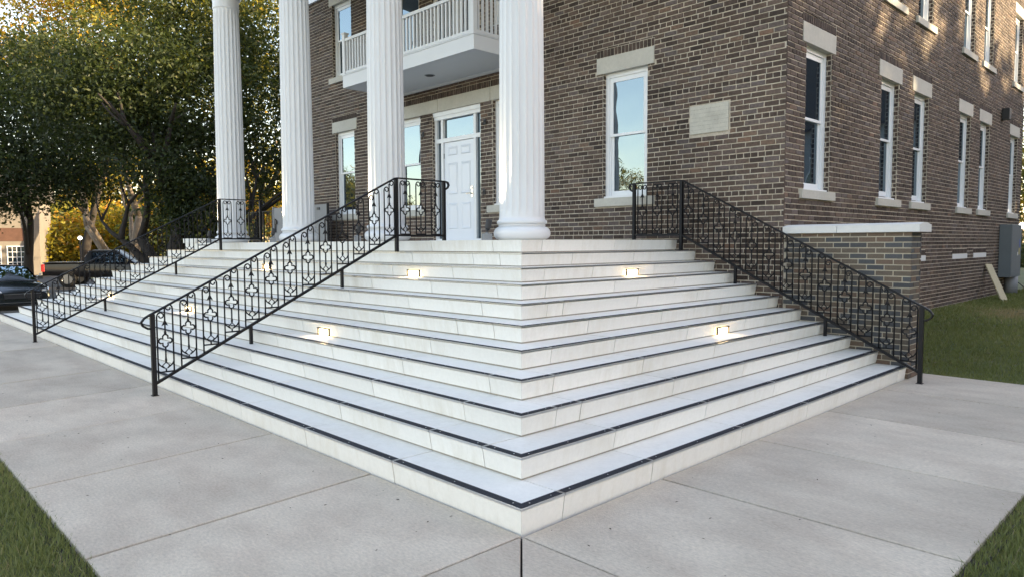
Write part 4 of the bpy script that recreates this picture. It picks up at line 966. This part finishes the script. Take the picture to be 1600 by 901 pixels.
# ------------------------------------------------------------------ trees
def leaves(blobs, n, size, tone, parent, gap=.0, clump=28, name='crown', spread=.55, holes=()):
    """blobs: (centre, radii, weight)"""
    w = np.array([b[2] for b in blobs], float); w /= w.sum(); nc = max(8, n // clump); C = []
    for b, k in zip(blobs, (w * nc).astype(int) + 1):
        d = RNG.normal(size=(k, 3)); d /= np.linalg.norm(d, axis=1)[:, None]; r = RNG.uniform(.25, 1, k) ** .5
        C.append(np.array(b[0]) + d * r[:, None] * np.array(b[1]))
    C = np.concatenate(C)
    ctone = RNG.normal(0, .09, len(C)) + (RNG.random(len(C)) < .06) * .22; idx = RNG.integers(0, len(C), n)
    P = C[idx] + RNG.normal(0, spread, (n, 3)) * np.array([1, 1, .7])
    nrm = RNG.normal(size=(n, 3)) + np.array([0, 0, .6]); nrm /= np.linalg.norm(nrm, axis=1)[:, None]
    a = np.cross(nrm, RNG.normal(size=(n, 3))); a /= np.linalg.norm(a, axis=1)[:, None]; b_ = np.cross(nrm, a)
    s = size * RNG.uniform(.6, 1.3, n)[:, None]; 
    q = np.stack([P - a * s, P + b_ * s * .48 + nrm * s * .12, P + a * s, P - b_ * s * .48 + nrm * s * .12], 1).reshape(-1, 3)
    t = tone(P) + ctone[idx] + RNG.normal(0, .06, n)
    return link(name, np_mesh(name, q, 4, 'leaf', np.clip(t, 0, 1)), parent)
def limbs(root, base, height, r0, spread, seed, bark='bark', forks=None, name='trunk'):
    rg = random.Random(seed); mb = MB()
    def grow(p, d, L, r, depth):
        pts = [p]; rad = [r]; q = p
        for i in range(4):
            d = (d + Vector((rg.uniform(-.16, .16), rg.uniform(-.16, .16), rg.uniform(-.02, .12)))).normalized(); q = q + d * (L / 4); pts.append(q); rad.append(r * (1 - .13 * (i + 1)))
        mb.tube(pts, rad, 8 if depth < 2 else 5)
        if depth >= 4 or r < .02: return
        for k in range(3 if depth < 2 else 2):
            a = rg.uniform(0, 6.28); e = (d + Vector((math.cos(a), math.sin(a), rg.uniform(-.1, .4))) * spread).normalized()
            grow(q if k < 2 else pts[2], e, L * rg.uniform(.55, .8), r * rg.uniform(.42, .62), depth + 1)
    if forks:
        for d, L, r in forks: grow(Vector((0, 0, -.2)), Vector(d).normalized(), L, r, 1)
    else: grow(Vector((0, 0, -.2)), Vector((rg.uniform(-.05, .05), rg.uniform(-.05, .05), 1)), height, r0, 0)
    return mb.build(name, bark, root, True)
def tree(name, label, loc, blobs, n, size, tone, trunk, group='trees around the car park', **kw):
    root = empty(name, loc); tag(root, label, 'tree', group)
    bl = [((b[0][0] - loc[0], b[0][1] - loc[1], b[0][2] - loc[2]), b[1], b[2]) for b in blobs]
    o = Vector(loc); leaves(bl, n, size, lambda P: tone(P + np.array(loc)), root, **kw); limbs(root, None, *trunk[:-1], **trunk[-1]); return root
dark = lambda P: .10 + .042 * np.maximum(P[:, 2] - 5, 0)  # tone rises with height, painting the lighter sunlit crown into the leaves
def at(px, py, dep):
    v = cf + cr * ((px - 800) / 1108.8) - cu * ((py - 450.5) / 1108.8); return CP + v * dep
def blob(px, py, dep, rx, rz, w=None):
    return (tuple(at(px, py, dep)), (rx, rx, rz), w if w else rx * rx * rz)
# positions come from the site survey of the photograph, then stand at real distances
t1 = at(268, 385, 28); t1.z = -.5
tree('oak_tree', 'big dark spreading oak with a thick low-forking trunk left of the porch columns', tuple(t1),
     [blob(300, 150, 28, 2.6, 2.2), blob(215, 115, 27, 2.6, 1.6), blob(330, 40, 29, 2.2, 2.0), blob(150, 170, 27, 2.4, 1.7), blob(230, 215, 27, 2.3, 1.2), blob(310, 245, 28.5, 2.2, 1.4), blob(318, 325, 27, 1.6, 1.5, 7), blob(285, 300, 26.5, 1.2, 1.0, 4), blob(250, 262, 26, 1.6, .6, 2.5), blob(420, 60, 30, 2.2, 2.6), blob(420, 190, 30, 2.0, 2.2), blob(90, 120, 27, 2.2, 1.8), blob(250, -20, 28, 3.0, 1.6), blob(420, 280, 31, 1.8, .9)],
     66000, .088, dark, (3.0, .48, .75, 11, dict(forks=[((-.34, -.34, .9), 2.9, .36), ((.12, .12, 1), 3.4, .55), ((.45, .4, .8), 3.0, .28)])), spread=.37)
t2 = at(38, 420, 33); t2.z = -.5
tree('shade_tree', 'dark shade tree with a slim straight trunk in front of the distant house', tuple(t2),
     [blob(40, 215, 32, 3.2, 2.2), blob(-60, 180, 32, 3.0, 2.6), blob(110, 250, 31, 2.6, 1.5), blob(40, 285, 31, 3.0, 1.2), blob(60, 120, 33, 2.8, 1.8), blob(130, 290, 32, 1.6, .9), blob(-40, 300, 31, 2.5, 1.2)],
     38000, .095, lambda P: .08 + RNG.normal(0, .03, len(P)), (3.6, .26, .7, 5, dict()), spread=.5)
t3 = at(195, 392, 43); t3.z = -.5
tree('leaning_tree', 'tree with two leaning trunks behind the pickup, bark painted pale as if sunlit', tuple(t3),
     [blob(130, 190, 43, 4.2, 2.6), blob(240, 200, 43, 4.0, 2.4), blob(190, 100, 44, 5, 3.0)],
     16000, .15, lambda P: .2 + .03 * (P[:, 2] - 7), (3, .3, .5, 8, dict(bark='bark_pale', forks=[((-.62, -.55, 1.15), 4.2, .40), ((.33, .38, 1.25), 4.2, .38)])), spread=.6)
t4 = at(130, 400, 50); t4.z = -.5
tree('maple_tree', 'tall maple with yellow and orange autumn leaves at its top, sunlight painted into them', tuple(t4),
     [blob(140, 5, 50, 3.0, 1.6), blob(105, 15, 50, 2.6, 1.5), blob(165, 12, 49, 2.0, 1.2), blob(60, -20, 50, 3, 2.4), blob(180, -10, 50, 2.8, 2.2), blob(20, 60, 50, 2.6, 2.2), blob(120, 120, 51, 5, 3)],
     20000, .15, lambda P: np.where(P[:, 2] > 13.5, .80, .5 + .04 * (P[:, 2] - 8)), (8, .35, .5, 9, dict()), spread=.6)  # leaf tone steps up at the crown top to stand for low sun
t5 = at(405, 390, 40); t5.z = -.5
tree('autumn_tree', 'olive and gold tree seen between the two far columns', tuple(t5),
     [blob(405, 180, 40, 2.6, 3.2), blob(420, 60, 41, 3.4, 3.0), blob(350, 120, 42, 3.2, 3), blob(395, 320, 40, 2.2, .6, 6), blob(290, 60, 44, 3.5, 3.0)],
     15000, .14, lambda P: .50 + RNG.normal(0, .12, len(P)) + .25 * (P[:, 2] < 4.5), (5, .28, .6, 15, dict()), spread=.55)
# hedge and far trees that close the view, sunlight put into their leaf tones
for i, (px, py, dep, rx, rz, tn, lb) in enumerate([(95, 385, 58, 3.6, 1.6, .70, 'bright yellow-green bush beside the distant house'), (165, 360, 62, 4.2, 2.2, .76, 'bright yellow bush behind the leaning trunks'), (240, 355, 60, 3.8, 2.2, .73, 'sunlit yellow bush right of the leaning trunks'),
                                               (305, 350, 58, 4.5, 3.0, .12, 'dark green bush behind the big oak trunk'), (408, 335, 70, 4, 1.6, .76, 'golden bush low between the two far columns'), (20, 330, 75, 6, 3.5, .45, 'green tree crown above the roof of the distant house')]):
    p = at(px, py, dep); b = tuple((p.x, p.y, -.5))
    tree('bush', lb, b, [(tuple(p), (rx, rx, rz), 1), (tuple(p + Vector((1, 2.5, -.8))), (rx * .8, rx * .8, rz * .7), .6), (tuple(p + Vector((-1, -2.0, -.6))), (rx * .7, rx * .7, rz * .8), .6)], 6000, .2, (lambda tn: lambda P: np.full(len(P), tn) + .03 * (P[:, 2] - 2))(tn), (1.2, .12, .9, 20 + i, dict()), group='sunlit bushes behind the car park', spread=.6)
for i, (px, dep, zc, rx, rz, tn, lb) in enumerate([(-40, 95, 8, 9, 7, .66, 'far left green tree in the background belt'), (90, 100, 9, 9, 7, .76, 'far yellow-toned tree in the background belt behind the maple'), (210, 98, 9, 8, 7, .74, 'far olive tree in the background belt behind the leaning trunks'), (320, 96, 8, 8, 7, .7, 'far green tree in the background belt behind the oak'), (430, 105, 9, 9, 8, .75, 'far gold tree in the background belt between the columns')]):
    p = at(px, 380, dep); b = (p.x, p.y, -.5)
    tree('background_tree', lb, b, [((p.x, p.y, zc), (rx * .8, rx * .8, rz * .8), 1), ((p.x + 3, p.y + 3, zc - 3), (rx * .6, rx * .6, rz * .5), .5)], 7000, .34, (lambda tn: lambda P: np.full(len(P), tn))(tn), (4, .35, .7, 40 + i, dict()), group='background tree belt', spread=1.0)
for i, (x, y, h_, lb) in enumerate([(-19.5, 15.5, 13.5, 'tall dark tree added close to the west side of the building for shade'), (-25, 20.5, 11.5, 'dark green tree added for shade behind the lift gate, away from the building'), (-31, 24, 11, 'dark green tree added for shade farthest behind the porch')]):  # trees added to keep the pickup and the oak in shade
    tree('yard_shade_tree', lb, (x, y, -.5), [((x, y, h_ * .72), (3.2, 3.2, h_ * .27), 1.2), ((x - .5, y, h_ * .38), (3.0, 3.0, h_ * .2), 1)], 11000, .2, lambda P: .25 + RNG.normal(0, .1, len(P)), (4, .3, .6, 70 + i, dict()), group='added shade trees behind the building', spread=.6)
# right side
p = at(1600, 360, 48)
tree('garden_tree', 'yellow-green tree just past the far right corner of the building', (p.x, p.y, .2), [((p.x + .5, p.y, 4.5), (3, 3, 3), 1), ((p.x + 2, p.y + 2, 8), (3.5, 3.5, 3), 1)], 9000, .16, lambda P: .62 + RNG.normal(0, .12, len(P)), (3, .22, .6, 61, dict()), group='trees beyond the side lawn')
p = at(1602, 400, 38)
tree('hedge_bush', 'dark green bush at the right edge behind the utility pedestal', (p.x, p.y, .1), [((p.x + .6, p.y, .9), (1.3, 1.3, .9), 1)], 5000, .09, lambda P: .3 + RNG.normal(0, .06, len(P)), (.5, .06, .9, 63, dict()), group='trees beyond the side lawn')
# tall trees east of the lawn (outside the picture): they shade the steps and let a few sunbeams reach the side wall
for i, (x, y, s) in enumerate([(26, 6, 1.2), (27, 13, 1.3), (25.5, 20, 1.28), (27, 27, 1.25), (26, 34, 1.2), (27.5, 41, 1.2), (33, 10, 1.3), (34, 18, 1.4), (33, 26, 1.34), (34, 34, 1.3), (33, 42, 1.25), (40, 30, 1.4)]):
    tree('lawn_tree', 'tall leafy tree on the lawn east of the building, outside the view', (x, y, 0), [((x, y, 4.2 * s), (4.2, 4.2, 4.0), 1.1), ((x, y, 9.5 * s), (4.0, 4.0, 4.2), 1), ((x + 1, y - 1, 1.6), (3.6, 3.6, 1.5), .6)], 6000, .46, lambda P: .4 + RNG.normal(0, .1, len(P)), (4, .3, .6, 80 + i, dict()), group='tall trees east of the lawn', spread=.8)
# trees across the street, mirrored in the front windows
for i, (x, y, s) in enumerate([(-43.5, -44, 1.15), (-38, -46, 1.0), (-51, -42, .9), (-60, -40, 1.0), (-30, -50, .9), (-70, -34, .9), (-58, -20, 1.0), (-65, -25, 1.1), (-52, -16, .9)]):
    tree('street_tree', 'sunlit golden tree across the street, seen mirrored in the windows', (x, y, -.5), [((x, y, 5.2 * s), (3.8, 3.8, 3.4 * s), 1), ((x + 1.5, y + 1, 3.5 * s), (3.4, 3.4, 2.2 * s), .6)], 12000, .13, lambda P: .62 + RNG.normal(0, .12, len(P)), (3, .25, .6, 120 + i, dict()), group='trees across the street', spread=.6)

# ------------------------------------------------------------------ houses
def far_house():
    p = at(64, 415, 52); o = Vector((p.x, p.y, -.5)); vx = Vector((cr.x, cr.y, 0)).normalized(); ang = math.atan2(vx.y, vx.x) + R(27)
    root = empty('house', o, ang); tag(root, 'pale stucco and brick house with white grid windows at the far left', 'house')
    # local x to the right in the picture, -y towards the camera; the right corner is the origin
    W = 9.0
    mb = MB(); mb.box(-W, 0, 0, 7, 0, 2.45); mb.build('wall', 'stucco', root); mb = MB(); mb.box(-W, -.75, -.03, -.001, 2.46, 3.4); mb.build('brick_band', 'brick_red_far', root)
    mb = MB(); mb.box(-W, 0, 0, 7, 2.451, 5.6); mb.build('upper_wall', 'stucco', root)
    mb = MB(); mb.poly([(-W - .3, -.4, 5.55), (.4, -.4, 5.55), (.4, 7.4, 5.55), (-W - .3, 7.4, 5.55), (-W - .3, 3.5, 8), (.4, 3.5, 8)], [(0, 1, 5, 4), (2, 3, 4, 5), (1, 2, 5), (3, 0, 4), (3, 2, 1, 0)]); mb.build('roof', 'roof_shingle', root)
    for x0 in (-1.95, -3.45, -5.3):
        mb = MB(); w, z0, z1 = 1.05, .2, 2.05; t = .07
        mb.box(x0 - t, x0 + w + t, -.05, -.001, z0 - t, z0); mb.box(x0 - t, x0 + w + t, -.05, -.001, z1, z1 + t); mb.box(x0 - t, x0, -.05, -.001, z0, z1); mb.box(x0 + w, x0 + w + t, -.05, -.001, z0, z1)
        for i in range(1, 4): xx = x0 + w * i / 4; mb.box(xx - .018, xx + .018, -.04, -.002, z0, z1)
        for j in range(1, 5): zz = z0 + (z1 - z0) * j / 5; mb.box(x0, x0 + w, -.038, -.003, zz - .018, zz + .018)
        f = mb.build('window', 'window_paint', root)
        mb = MB(); mb.face([(x0, -.012, z0), (x0 + w, -.012, z0), (x0 + w, -.012, z1), (x0, -.012, z1)]); mb.build('pane', 'glass_dark', f)
far_house()
def curb():
    mb = MB(); mb.box(-19.3, -17.0, .9, 1.25, -.1, .03)
    o = mb.build('brick_edging', 'brick_red_far'); tag(o, 'low red brick edging at the left end of the stairs', 'edging')
curb()

def neighbour_house():
    root = empty('neighbour_house', (8.8, 33, 0), R(-6)); tag(root, 'grey sided house north east of the lawn, mirrored in the side windows', 'house')
    W, Dp, Hh = 11.5, 9., 7.2
    mb = MB(); mb.box(-W / 2, W / 2, 0, Dp, 0, Hh); mb.build('wall', 'siding', root)
    mb = MB()
    for i in range(32): mb.box(-W / 2 - .02, W / 2 + .02, -.03, -.001, i * .22, i * .22 + .2)
    o = mb.build('siding_board', 'siding', root); o['kind'] = 'stuff'
    mb = MB(); mb.poly([(-W / 2 - .4, -.5, Hh + .001), (W / 2 + .4, -.5, Hh + .001), (W / 2 + .4, Dp + .5, Hh + .001), (-W / 2 - .4, Dp + .5, Hh + .001), (0, -.5, Hh + 4), (0, Dp + .5, Hh + 4)], [(0, 1, 4), (1, 2, 5, 4), (2, 3, 5), (3, 0, 4, 5), (3, 2, 1, 0)]); mb.build('roof', 'roof_shingle', root)
    for x in (-4, 0, 4):
        for z in (1.0, 4.3): mb = MB(); mb.box(x - .55, x + .55, -.06, -.031, z, z + 1.6); f = mb.build('window', 'window_paint', root); mb = MB(); mb.face([(x - .45, -.062, z + .1), (x + .45, -.062, z + .1), (x + .45, -.062, z + 1.5), (x - .45, -.062, z + 1.5)]); mb.build('pane', 'glass_dark', f)
neighbour_house()
for i, (x, y, s) in enumerate([(4, 66, 1.3), (20, 60, 1.3), (12, 74, 1.5), (27, 52, 1.2)]):
    tree('garden_tree', ['leafy tree west of the grey sided house', 'leafy tree east of the grey sided house', 'tallest leafy tree behind the grey sided house', 'leafy tree farthest east of the grey sided house'][i], (x, y, 0), [((x, y, 7 * s), (4.5, 4.5, 4.2 * s), 1), ((x, y, 3 * s), (4, 4, 2.5 * s), .6)], 9000, .28, lambda P: .3 + RNG.normal(0, .08, len(P)), (4, .3, .6, 140 + i, dict()), group='trees beyond the side lawn', spread=.8)
